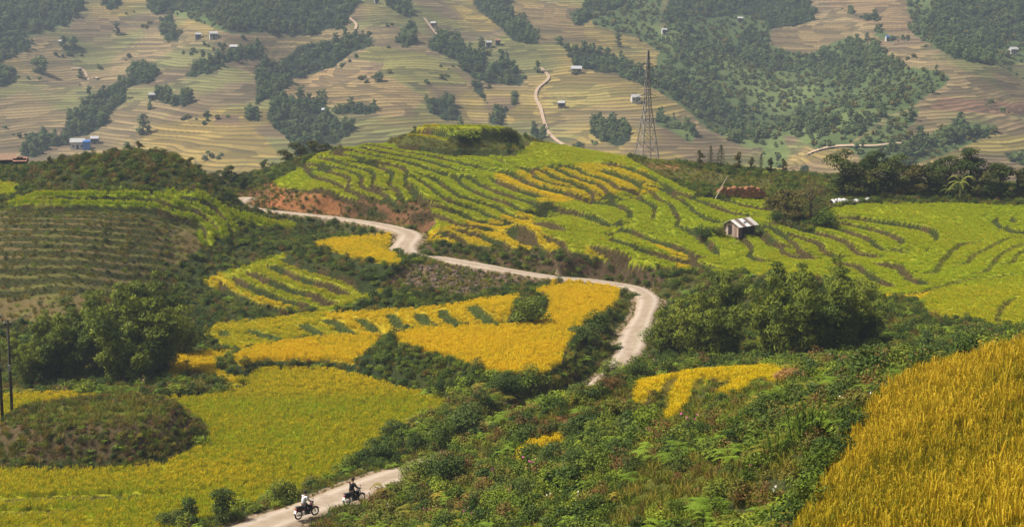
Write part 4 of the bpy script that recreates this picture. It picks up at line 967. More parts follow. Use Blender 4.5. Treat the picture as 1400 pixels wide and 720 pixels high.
def bamboo(seed, mat, H=9., n=15):
    r = np.random.default_rng(seed); w = Veg(); v = Veg()
    for k in range(n):
        th = r.random()*6.28; b = np.array((.5*math.cos(th)*r.random(), .5*math.sin(th)*r.random(), -.2)); h = H*(.35+.68*r.random()**.8); lean = H*(.10+.26*r.random())*(1.25-.5*h/H)
        t_ = np.linspace(0, 1, 7); P = np.c_[b[0]+lean*math.cos(th)*t_**2, b[1]+lean*math.sin(th)*t_**2, b[2]+h*(t_-.12*t_**4)]
        w.tube(P, .05*(1.05-t_), 0, 4); tone = .1+.7*r.random()
        for j in range(4):
            tt = (1.0, .80, .60, .38)[j]; c = np.array([np.interp(tt, t_, P[:, i]) for i in range(3)]); s_ = H*(.085+.055*r.random())*(.8+.5*(1-tt)); m = 120
            d = rnd_unit(m, r); d[:, 2] = np.where(r.random(m) < .7, abs(d[:, 2]), d[:, 2]); C = c+d*np.array((1, 1, .8))*s_*(.35+.65*r.random(m)[:, None]**.5)-np.array((0, 0, s_*.5)); N = d*.9+rnd_unit(m, r)*.4+(0, 0, .45)
            v.quad(leaves(C, N, .52*H/9, .125*H/9, r, .8), np.clip(tone+.12*r.normal()+r.normal(0, .15, m), 0, 1))
    return w.mesh('culms', [M_CULM]), v.mesh('crown', [mat])
def conifer(seed, mat, H=7., R=1.5, low=.15):
    r = np.random.default_rng(seed); w = Veg(); v = Veg(); w.tube([(0,0,-.3),(0,0,H*.5),(.05,.05,H)], (H*.022,H*.014,.01), 0, 6)
    for k in range(34):
        z = H*(low+(1-low)*k/34); th = k*2.4+r.random(); rr = R*(1-(z/H-low)/(1-low))**.8*(.6+.5*r.random())+.15; tp = np.array((rr*math.cos(th), rr*math.sin(th), z-.12*rr))
        w.tube([(0,0,z),tp], (.03,.008), 0, 3); m = 34; tt = .25+.75*r.random(m); C = np.array((0,0,z))+(tp-(0,0,z))*tt[:, None]+rnd_unit(m, r)*.16
        v.quad(leaves(C, rnd_unit(m, r)+(0,0,.8), .26, .10, r, .15), r.random(m))
    return w.mesh('trunk', [M_BARK]), v.mesh('crown', [mat])
def umbrella(seed, mat, H=5.):
    r = np.random.default_rng(seed); w = Veg(); v = Veg(); w.tube([(0,0,-.3),(.05,0,H*.4),(0,.05,H*.85)], (.09,.07,.03), 0, 6); bl = []
    for k in range(9):
        th = k*.9; rr = 1.0*r.random()+.2; q = (rr*math.cos(th), rr*math.sin(th), H*(.66+.28*r.random()), .55, .4); bl.append(q); w.tube([(0,0,H*.55),q[:3]], (.035,.012), 0, 4)
    v.cloud(bl, 700, .24, .13, r); return w.mesh('trunk', [M_BARK]), v.mesh('crown', [mat])
def frond_tree(seed, mat, H=3., n=14, fl=.9, bark=M_BARK, width=.30, rise=.25, th0=.04):
    r = np.random.default_rng(seed); w = Veg(); v = Veg(); w.tube([(0,0,-.2),(.04,0,H*.5),(0,.03,H*.98)], (th0*1.4,th0*1.1,th0*.8), 0, 6)
    for k in range(n):
        th = k*2.4+r.random()*.4; ln = fl*(.75+.4*r.random()); m = 12; tt = np.linspace(0, 1, m); el = rise*(1.4*r.random()+.3)
        mid_ = np.c_[ln*tt*math.cos(th), ln*tt*math.sin(th), H+ln*(el*3*tt-(.55+el*2)*tt**2)]; sd = np.array((-math.sin(th), math.cos(th), 0)); wd = (width*np.sin(np.clip(tt*2.9+.15, 0, 3.1))*.5+.01)[:, None]
        for s_ in (-1, 1): v.ribbons(mid_[:-1], mid_[:-1]+sd*s_*wd[:-1]+np.c_[0*tt[:-1]+.05*math.cos(th), 0*tt[:-1]+.05*math.sin(th), -.25*wd[:-1, 0]], 0, ln/m*1.15, .2+.7*r.random(m-1), seg=1, taper=.35)
        v.ribbons(mid_[:-1], mid_[1:], 0, .03, np.full(m-1, .8), seg=1, taper=0)
    return w.mesh('stem', [bark]), v.mesh('crown', [mat])
def shrub2(seed, mat, **kw):
    r = np.random.default_rng(seed); w = Veg()
    for k in range(6):
        th = r.random()*6.28; w.tube([(0,0,-.15),(.15*math.cos(th),.15*math.sin(th),.3),(.3*math.cos(th),.3*math.sin(th),.6)], (.022,.015,.006), 0, 4)
    m = shrub_mesh(seed, mat, stems=False, **kw); m.name = 'foliage'
    return w.mesh('stems', [M_STEM]), m
def upright(seed, mat):
    r = np.random.default_rng(seed); w = Veg(); v = Veg()
    for k in range(16):
        th = r.random()*6.28; rr = .3*math.sqrt(r.random()); h = .7+.4*r.random(); b = np.array((rr*math.cos(th), rr*math.sin(th), -.1)); tp = b+(.25*math.cos(th)*r.random(), .25*math.sin(th)*r.random(), h)
        w.tube([b, tp], (.014, .004), 0, 3); m = 46; tt = .1+.9*r.random(m); C = b+(tp-b)*tt[:, None]; d = rnd_unit(m, r); d[:, 2] = .8
        v.ribbons(C, C+d*(.16*(1.15-.6*tt))[:, None], .01, .018, r.random(m), seg=1, taper=.8)
    return w.mesh('stems', [M_STEM]), v.mesh('foliage', [mat])
PR = dict(
 br1=(broadleaf(301, ML['treeA'], 6.2, 2.4, 3200, low=.06, lobes=20), 6.2), br2=(broadleaf(302, ML['treeA'], 6.6, 2.2, 3200, low=.06, lobes=22), 6.6), br3=(broadleaf(303, ML['treeB'], 5.6, 2.3, low=.12), 5.6), br4=(broadleaf(304, ML['treeB'], 5.5, 1.9, 2000, low=.1), 5.5),
 bare=(broadleaf(305, ML['bare'], 5, 2.4, 1900, .16, .08, 20, .35), 5.), bam1=(bamboo(311, ML['bamboo']), 8.6), bam2=(bamboo(312, ML['bamboo'], n=18), 8.6), bam3=(bamboo(313, ML['bamboo'], n=13), 8.6),
 con1=(conifer(321, ML['pine']), 7.), con2=(conifer(322, ML['pine'], 6.5, 1.9), 6.5), umb=(umbrella(331, ML['treeB']), 4.9),
 palm=(frond_tree(341, ML['dark'], 2.6, 12, .55, width=.22, rise=.1), 2.8), papaya=(frond_tree(342, ML['dark'], 1.6, 9, .55, width=.34, rise=.2), 1.8), banana=(frond_tree(343, ML['banana'], 2.2, 9, 1.9, M_CULM, .55, .42, .12), 3.9),
 sh1=(shrub2(351, ML['mid'], n=1500, leaf=.075, lobes=13), 1.0), sh2=(shrub2(352, ML['dark'], n=1700, leaf=.07, lobes=14), 1.05), sh3=(shrub2(353, ML['olive'], n=1500, leaf=.07, lobes=12), 1.0), sh4=(shrub2(354, ML['lime'], n=1400, leaf=.08, asp=.4, lobes=12), 1.0),
 sh5=(shrub2(355, ML['dry'], n=1400, leaf=.06, asp=.4, lobes=12), 1.0), up=(upright(361, ML['fern']), 1.1), tallsh=(shrub2(356, ML['dark'], n=1700, leaf=.075, tall=1.5, spread=.85, lobes=15), 1.55),
 far1=(broadleaf(371, ML['far'], 8, 3.0, 1500, .6, .0, 18, .7), 8.), far2=(broadleaf(372, ML['far'], 9, 2.5, 1500, .55, .0, 20, .7), 9.), far3=(broadleaf(373, ML['far'], 6, 3.2, 1300, .6, .0, 18, .7), 6.))
def plant_thing(name, kind, u, v, hpx, label, cat, group=None, Y=None, wide=1.0, fn=near_z, rngY=(30, 262), rot=None):
    if Y is None:
        p = march(u, v, rngY[0], rngY[1], fn, .5 if rngY[1] < 300 else 2.)[0]
    else:
        p = unproj(u, v, Y)
    p[2] = float(scene_z(p[0], p[1]))
    (m1, m2), H = PR[kind]; s_ = hpx/(F/float(p[1]))/H
    o = bpy.data.objects.new(name, None); COL.objects.link(o); o.location = p; o.rotation_euler = (0, 0, random.random()*6.28 if rot is None else rot); o.scale = (s_*wide, s_*wide, s_); o.empty_display_size = .3
    tag(o, label, cat, group); link(m1.name.split('.')[0], m1, o); link(m2.name.split('.')[0], m2, o)
    return o
for i, (u, v, h, Y) in enumerate([(40,528,70,131),(72,530,96,133),(100,528,104,134),(132,530,112,136),(165,532,128,132),(196,534,140,131),(226,530,112,133),(150,500,104,144),(190,500,112,146),(225,500,98,146),(112,505,78,146),(247,512,70,140),(70,508,62,146),(22,515,52,140)]):
    plant_thing('bamboo_clump', ('bam1','bam2','bam3')[i % 3], u, v, h, {5:'tallest bamboo clump of the grove, topping the others behind the mound',11:'low bamboo clump beside the small golden plot',13:'lowest bamboo clump of the grove, behind the utility poles'}.get(i, 'leafy bamboo clump in the grove behind the brown mound'), 'bamboo', 'bamboo grove behind the mound', Y, 1.05)
for i, (u, v, h, Y) in enumerate([(912,480,72,134),(938,480,92,132),(965,482,106,130),(992,488,92,128),(1056,492,118,124),(1088,496,132,122),(1120,497,130,121),(1152,494,116,122),(1180,488,86,124),(985,462,88,140),(1070,470,104,136),(1132,470,96,136),(1166,470,70,134)]):
    plant_thing('bamboo_clump', ('bam2','bam1','bam3')[i % 3], u, v, h, {0:'lowest bamboo clump, touching the outer edge of the road bend',5:'tallest bamboo clump below the green terraces'}.get(i, 'bushy bamboo clump between the road bend and the green terraces'), 'bamboo', 'bamboo below the green terraces', Y, 1.08)
G_ROW = 'dark trees behind the bright green field'
for i, (u, h, k, Y) in enumerate([(1150,60,'br1',202),(1172,50,'br3',201),(1195,54,'br2',203),(1220,54,'br1',202),(1246,42,'br4',201),(1270,50,'br3',203),(1297,48,'br2',204),(1346,56,'br3',203),(1366,48,'br1',202),(1390,36,'br4',203),(1182,44,'br4',207),(1235,44,'br3',207),(1282,44,'br1',208),(1405,40,'br2',204)]):
    plant_thing('broadleaf_tree', k, u, 280, h*1.16, 'dark leafy tree in the row behind the bright green field', 'tree', G_ROW, Y, 1.35)
plant_thing('broadleaf_tree', 'br2', 1324, 280, 68, 'tallest dark tree of the row, rising beside the banana plants', 'tree', G_ROW, 204, 1.25)
for u, h, l in ((1312,44,'pale green banana plant in front of the dark tree row'),(1296,26,'low banana plant at the foot of the taller banana plant')): plant_thing('banana_plant', 'banana', u, 279, h, l, 'banana plant', 'banana plants', 199.5)
plant_thing('broadleaf_tree', 'br3', 1072, 312, 62, 'dark round tree standing beside the wooden hut', 'tree', None, 184, 1.25)
plant_thing('twiggy_tree', 'bare', 1108, 312, 58, 'grey-brown twiggy tree beside the dark round tree', 'tree', None, 184.5, 1.15)
plant_thing('shrub', 'sh1', 1128, 316, 30, 'green shrub at the foot of the twiggy tree', 'shrub', None, 183, 1.5)
plant_thing('shrub', 'sh2', 1060, 306, 26, 'dark shrub squeezed between the hut and the round tree', 'shrub', None, 181)
plant_thing('shrub', 'sh2', 962, 320, 24, 'purplish dark bush on the bank beside the hut', 'shrub', None, 177, 1.35); plant_thing('shrub', 'sh3', 984, 322, 17, 'low olive bush touching the hut wall', 'shrub', None, 177.5, 1.4)
for i, (u, h) in enumerate([(971,30),(985,32),(1040,26)]): plant_thing('conifer', ('con1','con2')[i % 2], u, 243, h, 'dark conifer behind the green hill slope', 'tree', 'conifers behind the hill', 226)
for i, (u, h) in enumerate([(956,24),(1010,28),(1026,22),(1054,24),(1070,24)]): plant_thing('broadleaf_tree', 'br4', u, 243, h, 'small olive tree standing between the conifers behind the hill', 'tree', 'trees behind the hill', 224)
for u, h, k in ((298,34,'br1'),(316,40,'br2'),(334,30,'br1'),(306,28,'br4')): plant_thing('broadleaf_tree', k, u, 272, h, 'dark tree in the hollow where the road disappears', 'tree', 'trees in the road hollow', 213, 1.15)
plant_thing('broadleaf_tree', 'br1', 362, 236, 24, 'lone round dark tree beyond the road hollow', 'tree', None, 238)
for u, v, h in ((394,232,30),(412,226,36),(431,220,32),(445,212,22)): plant_thing('broadleaf_tree', 'br3', u, v, h, 'dark tree at the upper rim of the stepped green hill', 'tree', 'trees on the hill rim', 231, 1.2)
for u, h in ((6,30),(18,24),(41,25),(52,20)): plant_thing('umbrella_tree', 'umb', u, 228, h, 'slender flat-crowned tree behind the brown-roofed houses', 'tree', 'slender trees by the houses', 228)
for i, (u, h) in enumerate([(142,10),(160,17),(176,16),(190,20),(206,13),(224,13),(236,11),(258,16),(272,13),(68,14),(82,15)]): plant_thing('broadleaf_tree', ('br4','br3','br1')[i % 3], u, 212, h, 'small tree growing on the shrub-covered knoll', 'tree', 'trees on the knoll', 199 if 100 < u < 250 else 196, 1.3)
plant_thing('palm_like_tree', 'palm', 925, 371, 33, 'thin dark tree with a tufted head in the green terraces', 'tree'); plant_thing('papaya_sapling', 'papaya', 256, 513, 24, 'papaya-like sapling standing in the small golden plot', 'tree')
# shrubs with a place of their own
for k, u, v, h, w, lab in [
 ('tallsh',258,719,54,1.1,'upright dark shrub at the roadside edge of the yellow-green field'),('sh2',235,722,36,1.2,'low dark shrub beside the upright roadside shrub'),('tallsh',304,714,64,1.15,'tallest dark roadside shrub, opposite the bend of the lower road'),
 ('sh1',384,686,38,1.2,'bushy green shrub on the verge behind the rider in white'),('sh3',425,669,28,1.2,'small olive shrub on the verge between the two riders'),('sh1',478,648,34,1.2,'leafy shrub on the verge ahead of the dark-clothed rider'),('sh2',520,628,42,1.2,'dark shrub where the field meets the road'),
 ('sh1',722,444,44,1.25,'round green bush in the notch of the pear-shaped golden field'),('sh4',634,190,17,2.6,'wide bright grassy bush on the flat hilltop'),
 ('sh2',610,662,62,1.0,'big dark bluish bush overhanging the lower road'),('sh1',560,655,30,1.1,'pale-leaved bush leaning over the road edge'),('sh2',642,596,62,1.1,'dark rounded bush at the corner of the yellow-green field'),('sh1',606,612,44,1.1,'green bush below the dark rounded corner bush'),
 ('sh2',690,540,42,1.2,'dark bush under the golden field bank'),('sh1',726,532,40,1.2,'green bush beneath the lower tip of the pear-shaped field'),('sh5',835,538,34,1.4,'purplish brown shrub above the bare red earth'),('sh3',800,548,30,1.3,'olive shrub beside the purplish brown shrub'),
 ('sh4',760,668,48,1.2,'bright green bush beside the tiny golden patch'),('sh2',792,640,40,1.1,'dark bush shading the tiny golden patch'),('sh4',888,596,58,.9,'yellow-green bush in front of the narrow golden strips'),('sh5',850,650,38,1.1,'reddish shrub with pink blooms on the slope'),
 ('up',1104,612,86,1.0,'feathery upright green shrub below the straw heap'),('up',1060,628,50,1.1,'smaller feathery shrub among the ferns'),('sh2',1192,540,92,1.0,'large dark bush at the corner of the golden field'),('sh2',1152,560,62,1.0,'dark bush beside the feathery upright shrub'),
 ('sh1',1236,516,52,1.1,'green bush on the upper edge of the golden field'),('sh2',1284,502,46,1.2,'dark bush in the hedge above the golden field'),('sh3',1330,492,42,1.2,'olive bush in the hedge above the golden field'),('sh2',1378,482,40,1.3,'dark leafy bush at the end of the hedge above the golden field'),
 ('sh2',1166,600,66,.95,'tall dark bush against the side of the golden field'),('sh1',1104,716,84,.95,'big leafy bush by the low corner of the golden field'),('sh2',1140,646,78,.9,'dark bush crowding the edge of the golden field'),('sh1',1128,668,74,.95,'leafy bush along the lower side of the golden field'),('sh3',1010,690,54,1.1,'olive bush beside the grassy glade'),('sh2',870,515,32,1.3,'dark bush hiding the foot of the road bend'),('sh1',836,516,30,1.4,'green bush at the foot of the road bend'),('sh1',584,656,46,1.3,'leafy bush hiding the road where it dives behind the slope'),('sh3',566,668,30,1.3,'olive bush on the lower road edge ahead of the dark rider'),('sh4',680,700,44,1.2,'light green bush among the reddish ferns'),('sh5',640,705,46,1.1,'reddish brown shrub above the road'),
 ('sh1',1070,560,34,1.3,'green bush below the straw heap'),('sh2',950,600,36,1.2,'dark bush below the golden strips'),('sh2',800,470,40,1.2,'dark bush on the bank between golden field and road bend'),('sh1',815,450,32,1.2,'green bush on the bank beside the road bend'),
 ('sh1',894,470,34,1.1,'green bush on the outer edge of the road bend')]:
    plant_thing('shrub', k, u, v, h, lab, 'shrub', None, None, w, rngY=(30, 262) if v > 445 else (120, 262))
# ------------------------------------------------------------------ far woods
r = np.random.default_rng(9)
NG_FAR = proto_coll('far_wood_tree', [PR['far1'][0][1], PR['far2'][0][1], PR['far3'][0][1], shrub_mesh(381, ML['far'], 120, .3, .7, stems=False), shrub_mesh(382, ML['olive'], 120, .3, .7, stems=False)])
n = 60000; Y = np.sqrt(420**2+r.random(n)*(950**2-420**2)); x = Y*(r.random(n)*2-1)*.54; z = ground_z(x, Y); u, v = project(np.c_[x, Y, z])
fm = np.zeros(n, bool)
for q in FOREST: fm |= in_poly(u, v-1, q)
sm = np.zeros(n, bool)
for q in SCRUB: sm |= in_poly(u, v, q)
rav = (u > 880) & (v > 45) & (v < 235) & (u < 1300); fm &= ~(rav & (r.random(n) > np.where(value_noise(x, Y, 22, 333, 2) > .5, .95, .14))); sel = fm; tag(scatter('forest', NG_FAR, np.c_[x, Y, z-.4][sel], r.integers(0, 3, sel.sum()), (.26+.5*r.random(sel.sum())**2), seed=51), 'dark woods filling the gullies of the far slope', 'forest', kind='stuff')
n2 = 26000; Y = np.sqrt(420**2+r.random(n2)*(900**2-420**2)); x = Y*(r.random(n2)*2-1)*.54; z = ground_z(x, Y); u, v = project(np.c_[x, Y, z]); sm = np.zeros(n2, bool)
for q in SCRUB: sm |= in_poly(u, v, q)
hed = value_noise(x, Y, 18, 301, 2) > .74
sel = sm | (hed & (r.random(n2) < .5)); k = sel.sum()
tag(scatter('far_scrub', NG_FAR, np.c_[x, Y, z][sel], np.where(r.random(k) < .6, 3, 4), 1.1+1.7*r.random(k), seed=52), 'green scrub on the ravine sides of the far slope', 'scrub', kind='stuff')
for i, (u, v, h) in enumerate([(196,184,30),(160,48,20),(55,100,26),(110,107,14),(88,68,22),(100,66,18),(658,66,16),(430,155,14),(518,112,15),(205,150,12),(735,100,20),(1125,82,20),(1140,84,16),(258,142,20),(230,140,14),(1308,174,14),(1244,165,22),(1258,182,12),(630,172,14),(680,170,22),(345,160,16),(560,60,14),(845,64,22),(765,62,14),(1185,56,12),(1290,240,16),(1100,238,14),(60,205,24),(90,198,22),(140,168,18)]):
    plant_thing('far_tree', ('far1','far2','far3')[i % 3], u, v, h, 'lone dark tree among the harvested terraces of the far slope', 'tree', 'lone trees on the far slope', None, 1.0, ground_z, (420, 1000))
# ------------------------------------------------------------------ built things
class MB:
    def __init__(s): s.v = []; s.f = []
    def add(s, V, Fs):
        o = len(s.v); s.v += [tuple(map(float, p)) for p in V]; s.f += [tuple(i+o for i in q) for q in Fs]; return s
    def box(s, c, d, M=None):
        V = [Vector((sx*d[0]/2, sy*d[1]/2, sz*d[2]/2)) for sz in (-1, 1) for sy in (-1, 1) for sx in (-1, 1)]
        V = [((M @ p) if M is not None else p)+Vector(c) for p in V]
        return s.add(V, [(0,2,3,1),(4,5,7,6),(0,1,5,4),(2,6,7,3),(0,4,6,2),(1,3,7,5)])
    def cyl(s, a, b, r0, r1=None, k=8):
        a, b = Vector(a), Vector(b); r1 = r0 if r1 is None else r1; d = (b-a).normalized(); x = d.orthogonal().normalized(); y = d.cross(x); V = []
        for p, rr in ((a, r0), (b, r1)): V += [p+rr*(math.cos(t*2*math.pi/k)*x+math.sin(t*2*math.pi/k)*y) for t in range(k)]
        return s.add(V, [(i, (i+1) % k, k+(i+1) % k, k+i) for i in range(k)]+[tuple(range(k))[::-1], tuple(range(k, 2*k))])
    def ring(s, c, R, rr, ax='y', k=20, m=6):
        V = []
        for i in range(k):
            a = i*2*math.pi/k
            for j in range(m):
                b = j*2*math.pi/m; q = R+rr*math.cos(b); p = (q*math.cos(a), rr*math.sin(b), q*math.sin(a)) if ax == 'y' else (q*math.cos(a), q*math.sin(a), rr*math.sin(b)); V.append(Vector(p)+Vector(c))
        return s.add(V, [(i*m+j, ((i+1) % k)*m+j, ((i+1) % k)*m+(j+1) % m, i*m+(j+1) % m) for i in range(k) for j in range(m)])
    def loft(s, secs):
        """closed sections of equal count joined in order"""
        k = len(secs[0]); V = [p for q in secs for p in q]
        return s.add(V, [(i*k+j, i*k+(j+1) % k, (i+1)*k+(j+1) % k, (i+1)*k+j) for i in range(len(secs)-1) for j in range(k)]+[tuple(range(k))[::-1], tuple(range((len(secs)-1)*k, len(secs)*k))])
    def ell(s, c, r, k=14, m=8):
        secs = [[(c[0]+r[0]*math.sin(t)*math.cos(a), c[1]+r[1]*math.sin(t)*math.sin(a), c[2]-r[2]*math.cos(t)) for a in [i*2*math.pi/k for i in range(k)]] for t in [.12+(math.pi-.24)*j/m for j in range(m+1)]]
        return s.loft(secs)
    def build(s, name, mat, parent=None, smooth=False, **kw):
        me = bpy.data.meshes.new(name); me.from_pydata(s.v, [], s.f); me.materials.append(mat); me.update()
        if smooth: me.polygons.foreach_set('use_smooth', [True]*len(me.polygons))
        return link(name, me, parent, **kw)
def empty(name, loc, rz=0, scale=1.0, **tg):
    o = bpy.data.objects.new(name, None); COL.objects.link(o); o.location = loc; o.rotation_euler = (0, 0, rz); o.scale = (scale,)*3; o.empty_display_size = .3; return tag(o, **tg)
def ground_at(u, v, Y=None, ya=30, yb=262):
    p = march(u, v, ya, yb, near_z)[0] if Y is None else unproj(u, v, Y); p[2] = float(scene_z(p[0], p[1])); return p
M_STEEL = simple('weathered_galvanised_steel', (.26,.24,.23), .7, .3, .25, 2, .1); M_INS = simple('pale_insulator', (.55,.52,.48), .3, .5); M_WOODPOLE = simple('dark_wooden_pole', (.045,.038,.032), .85, .2, .3, 9); M_CABLE = simple('cable', (.10,.10,.10), .6)
# pylon
def pylon(p, H):
    t = empty('lattice_pylon', p, .35, label='grey steel lattice pylon standing on the hill crest', cat='pylon')
    def half(z): f = z/H; return 1.75-1.3*min(1, f/.55) if f < .55 else .45-.36*(f-.55)/.45
    zs = [0, .12, .23, .33, .42, .49, .55, .62, .69, .76, .83, .9, 1.0]; zs = [q*H for q in zs]
    for sx, sy in ((1,1),(1,-1),(-1,-1),(-1,1)):
        m = MB()
        for a, b in zip(zs[:-1], zs[1:]): m.cyl((sx*half(a), sy*half(a), a-(.4 if a == 0 else 0)), (sx*half(b), sy*half(b), b), .085, .085, 4)
        m.build('leg', M_STEEL, t)
    m = MB()
    for i, (a, b) in enumerate(zip(zs[:-1], zs[1:])):
        A, B = half(a), half(b)
        for (x0, y0), (x1, y1) in (((1,1),(1,-1)),((1,-1),(-1,-1)),((-1,-1),(-1,1)),((-1,1),(1,1))):
            m.cyl((x0*A, y0*A, a), (x1*B, y1*B, b), .04, .04, 3); m.cyl((x1*A, y1*A, a), (x0*B, y0*B, b), .04, .04, 3); m.cyl((x0*B, y0*B, b), (x1*B, y1*B, b), .04, .04, 3)
    m.build('bracing', M_STEEL, t)
    for f, w in ((.60, 2.1), (.73, 1.8), (.86, 1.5)):
        z = f*H; m = MB()
        for s in (-1, 1):
            for yy in (-.25, .25): m.cyl((s*half(z), yy, z), (s*w, 0, z+.15), .05, .04, 4); m.cyl((s*half(z), yy, z+.8), (s*w, 0, z+.15), .04, .03, 3)
        arm = m.build('crossarm', M_STEEL, t)
        for s in (-1, 1):
            k = MB()
            for j in range(7): k.cyl((s*w, 0, z+.1-j*.16), (s*w, 0, z+.02-j*.16), .09, .05, 6)
            k.cyl((s*w, 0, z+.15), (s*w, 0, z-1.1), .02, .02, 4); k.build('insulator', M_INS, arm)
    return t
pp = ground_at(884, 224, 246.); pylon(pp, float((224-64)/(F/246.)))
# utility poles
def utility_pole(u, vb, vt, label, arm):
    p = at_z(u, vb, -1.0); p[2] = float(near_z(p[0], p[1])); H = (vb-vt)/(F/p[1]); t = empty('utility_pole', p, label=label, cat='utility pole', group='wooden utility poles')
    MB().cyl((0,0,-.5), (0.05,0,H), .13, .09, 9).build('pole', M_WOODPOLE, t, True)
    a = MB().box((0.05,0,H-.35), (.6,.10,.12), Matrix.Rotation(arm, 3, 'Z')).build('crossarm', M_WOODPOLE, t)
    for s in (-.25, 0, .25): MB().cyl((s*math.cos(arm)+.05, s*math.sin(arm), H-.28), (s*math.cos(arm)+.05, s*math.sin(arm), H-.08), .06, .04, 7).build('insulator', M_INS, a)
    MB().box((.04,-.16,H*.55), (.22,.12,.5)).build('junction_box', M_STEEL, t)
    return Vector(p)+Vector((0.05,0,H-.1))
a = utility_pole(5, 604, 441, 'dark wooden utility pole with a cable running off downhill', .4); b = utility_pole(18, 592, 440, 'dark wooden utility pole standing nearer the bamboo grove', .4)
def cable(p, q, sag, label):
    m = MB(); pts = [p.lerp(q, i/14)-Vector((0,0,sag*4*(i/14)*(1-i/14))) for i in range(15)]
    for c, d in zip(pts[:-1], pts[1:]): m.cyl(c, d, .018, .018, 4)
    tag(m.build('power_cable', M_CABLE), label, 'cable', 'power cables')
far_end = Vector((-20., 190., 22.))
cable(b+Vector((.3,0,-.05)), Vector(ground_at(345, 262, 205.))+Vector((0,0,6)), 2.5, 'thin power cable slung from the pole across the bamboo grove')
cable(a, b, .15, 'short power cable slung between the two wooden poles'); cable(a, Vector(a)+Vector((-30,-12,1)), .8, 'thin power cable leaving the poles over the field')
# hut
M_PLANK = [simple('grey_brown_plank_%d' % i, c, .9, .1, .35, 14, bump=.4) for i, c in enumerate([(.32,.22,.17),(.42,.31,.25),(.24,.15,.12),(.52,.42,.36)])]; M_DARK = simple('dark_plank', (.045,.035,.03), .9, .1, .3, 9); M_TIN = [simple('worn_tin_%d' % i, c, .45, .5, .2, 3, .2) for i, c in enumerate([(.74,.71,.66),(.62,.57,.52),(.80,.78,.75),(.20,.15,.12)])]
hp = ground_at(1011, 321, 179.); hut = empty('wooden_hut', hp, math.radians(41), .92, label='small plank hut with patched tin roof on the green terraces', cat='hut')
Lh, Wh, hw_, hr = 3.3, 2.4, 1.25, 1.9; rr = random.Random(4)
for i in range(11):
    y = -Wh/2+(i+.5)*Wh/11; top = hw_+(hr-hw_)*(1-abs(y)/(Wh/2))-.06; MB().box((-Lh/2+rr.uniform(-.02,.02), y, top/2-.15), (.035, Wh/11-.02, top+.3), Matrix.Rotation(rr.uniform(-.02,.02), 3, 'X')).build('plank', M_PLANK[rr.choice((0,1,1,3,2))], hut)
for i in range(14):
    x = -Lh/2+(i+.5)*Lh/14; MB().box((x, -Wh/2+rr.uniform(-.02,.02), hw_/2-.15), (Lh/14-.02, .035, hw_+.3)).build('plank', M_PLANK[2] if i < 3 else M_DARK, hut)  # side wall turned from the sun: its shade is put into the plank colour
for s in (0, 1):
    m = MB(); m.box((Lh/2 if s else 0, 0 if s else Wh/2, hw_/2), (.04 if s else Lh, Wh if s else .04, hw_)); m.build('back_wall', M_DARK, hut)
for x in (-Lh/2, Lh/2):
    for y in (-Wh/2, Wh/2): MB().cyl((x*1.03, y*1.03, -.5), (x*1.03, y*1.03, hw_), .06, .05, 6).build('post', M_PLANK[0], hut)
MB().box((-Lh/2-.03, .25, .62), (.04, .62, 1.25)).build('door', M_DARK, hut)
MB().cyl((-Lh/2-.3,0,hr), (Lh/2+.3,0,hr), .05, .05, 6).build('ridge_pole', M_PLANK[0], hut)
sl = math.atan2(hr-hw_, Wh/2); ln = math.hypot(hr-hw_, Wh/2)+.45
for s in (-1, 1):
    for i in range(5):
        w = (Lh+.7)/5; m = MB(); k = 7; V = []
        for a_ in range(k):
            for b_ in (0, 1): V.append((-Lh/2-.35+w*i+w*1.06*a_/(k-1), s*b_*ln*math.cos(sl), hr+.07-b_*ln*math.sin(sl)+.025*math.cos(a_*math.pi)+rr.uniform(0,.02)+.012*i))
        m.add(V, [(2*a_, 2*a_+1, 2*a_+3, 2*a_+2) for a_ in range(k-1)]); o = m.build('roof_sheet', M_TIN[(0,3,2,3,1)[i] if s < 0 else i % 3], hut); o.modifiers.new('thickness', 'SOLIDIFY').thickness = .02
MB().box((.3,-.75,hr-.28), (1.2,.14,.05), Matrix.Rotation(.25, 3, 'Z')).build('roof_batten', M_DARK, hut)
M_PALE = simple('pale_dry_wood', (.50,.42,.33), .9, .1, .3, 9); M_WHITE = simple('white_plastic_sheet', (.74,.72,.70), .5, .3, .15, 1.5)
tag(MB().cyl(ground_at(1003,325,174.), Vector(ground_at(1010,318,176.5))+Vector((0,0,.15)), .06, .05, 6).build('fallen_pole', M_PALE), 'pale pole lying on the bank in front of the hut', 'pole')
bp = ground_at(1066, 309, 180.); m = MB(); rr = random.Random(8)
for i in range(60):
    a_ = rr.random()*6.28; q = (rr.uniform(-1.3,1.3), rr.uniform(-.5,.5), rr.uniform(0,.7)); m.cyl(q, (q[0]+rr.uniform(-.7,.7), q[1]+rr.uniform(-.5,.5), q[2]+rr.uniform(-.1,.5)), .03, .015, 4)
tag(m.build('brush_pile', simple('dry_brush', (.20,.13,.09), .95, .1, .4, 6), loc=bp), 'pile of dry brown brushwood beside the hut', 'brush pile')
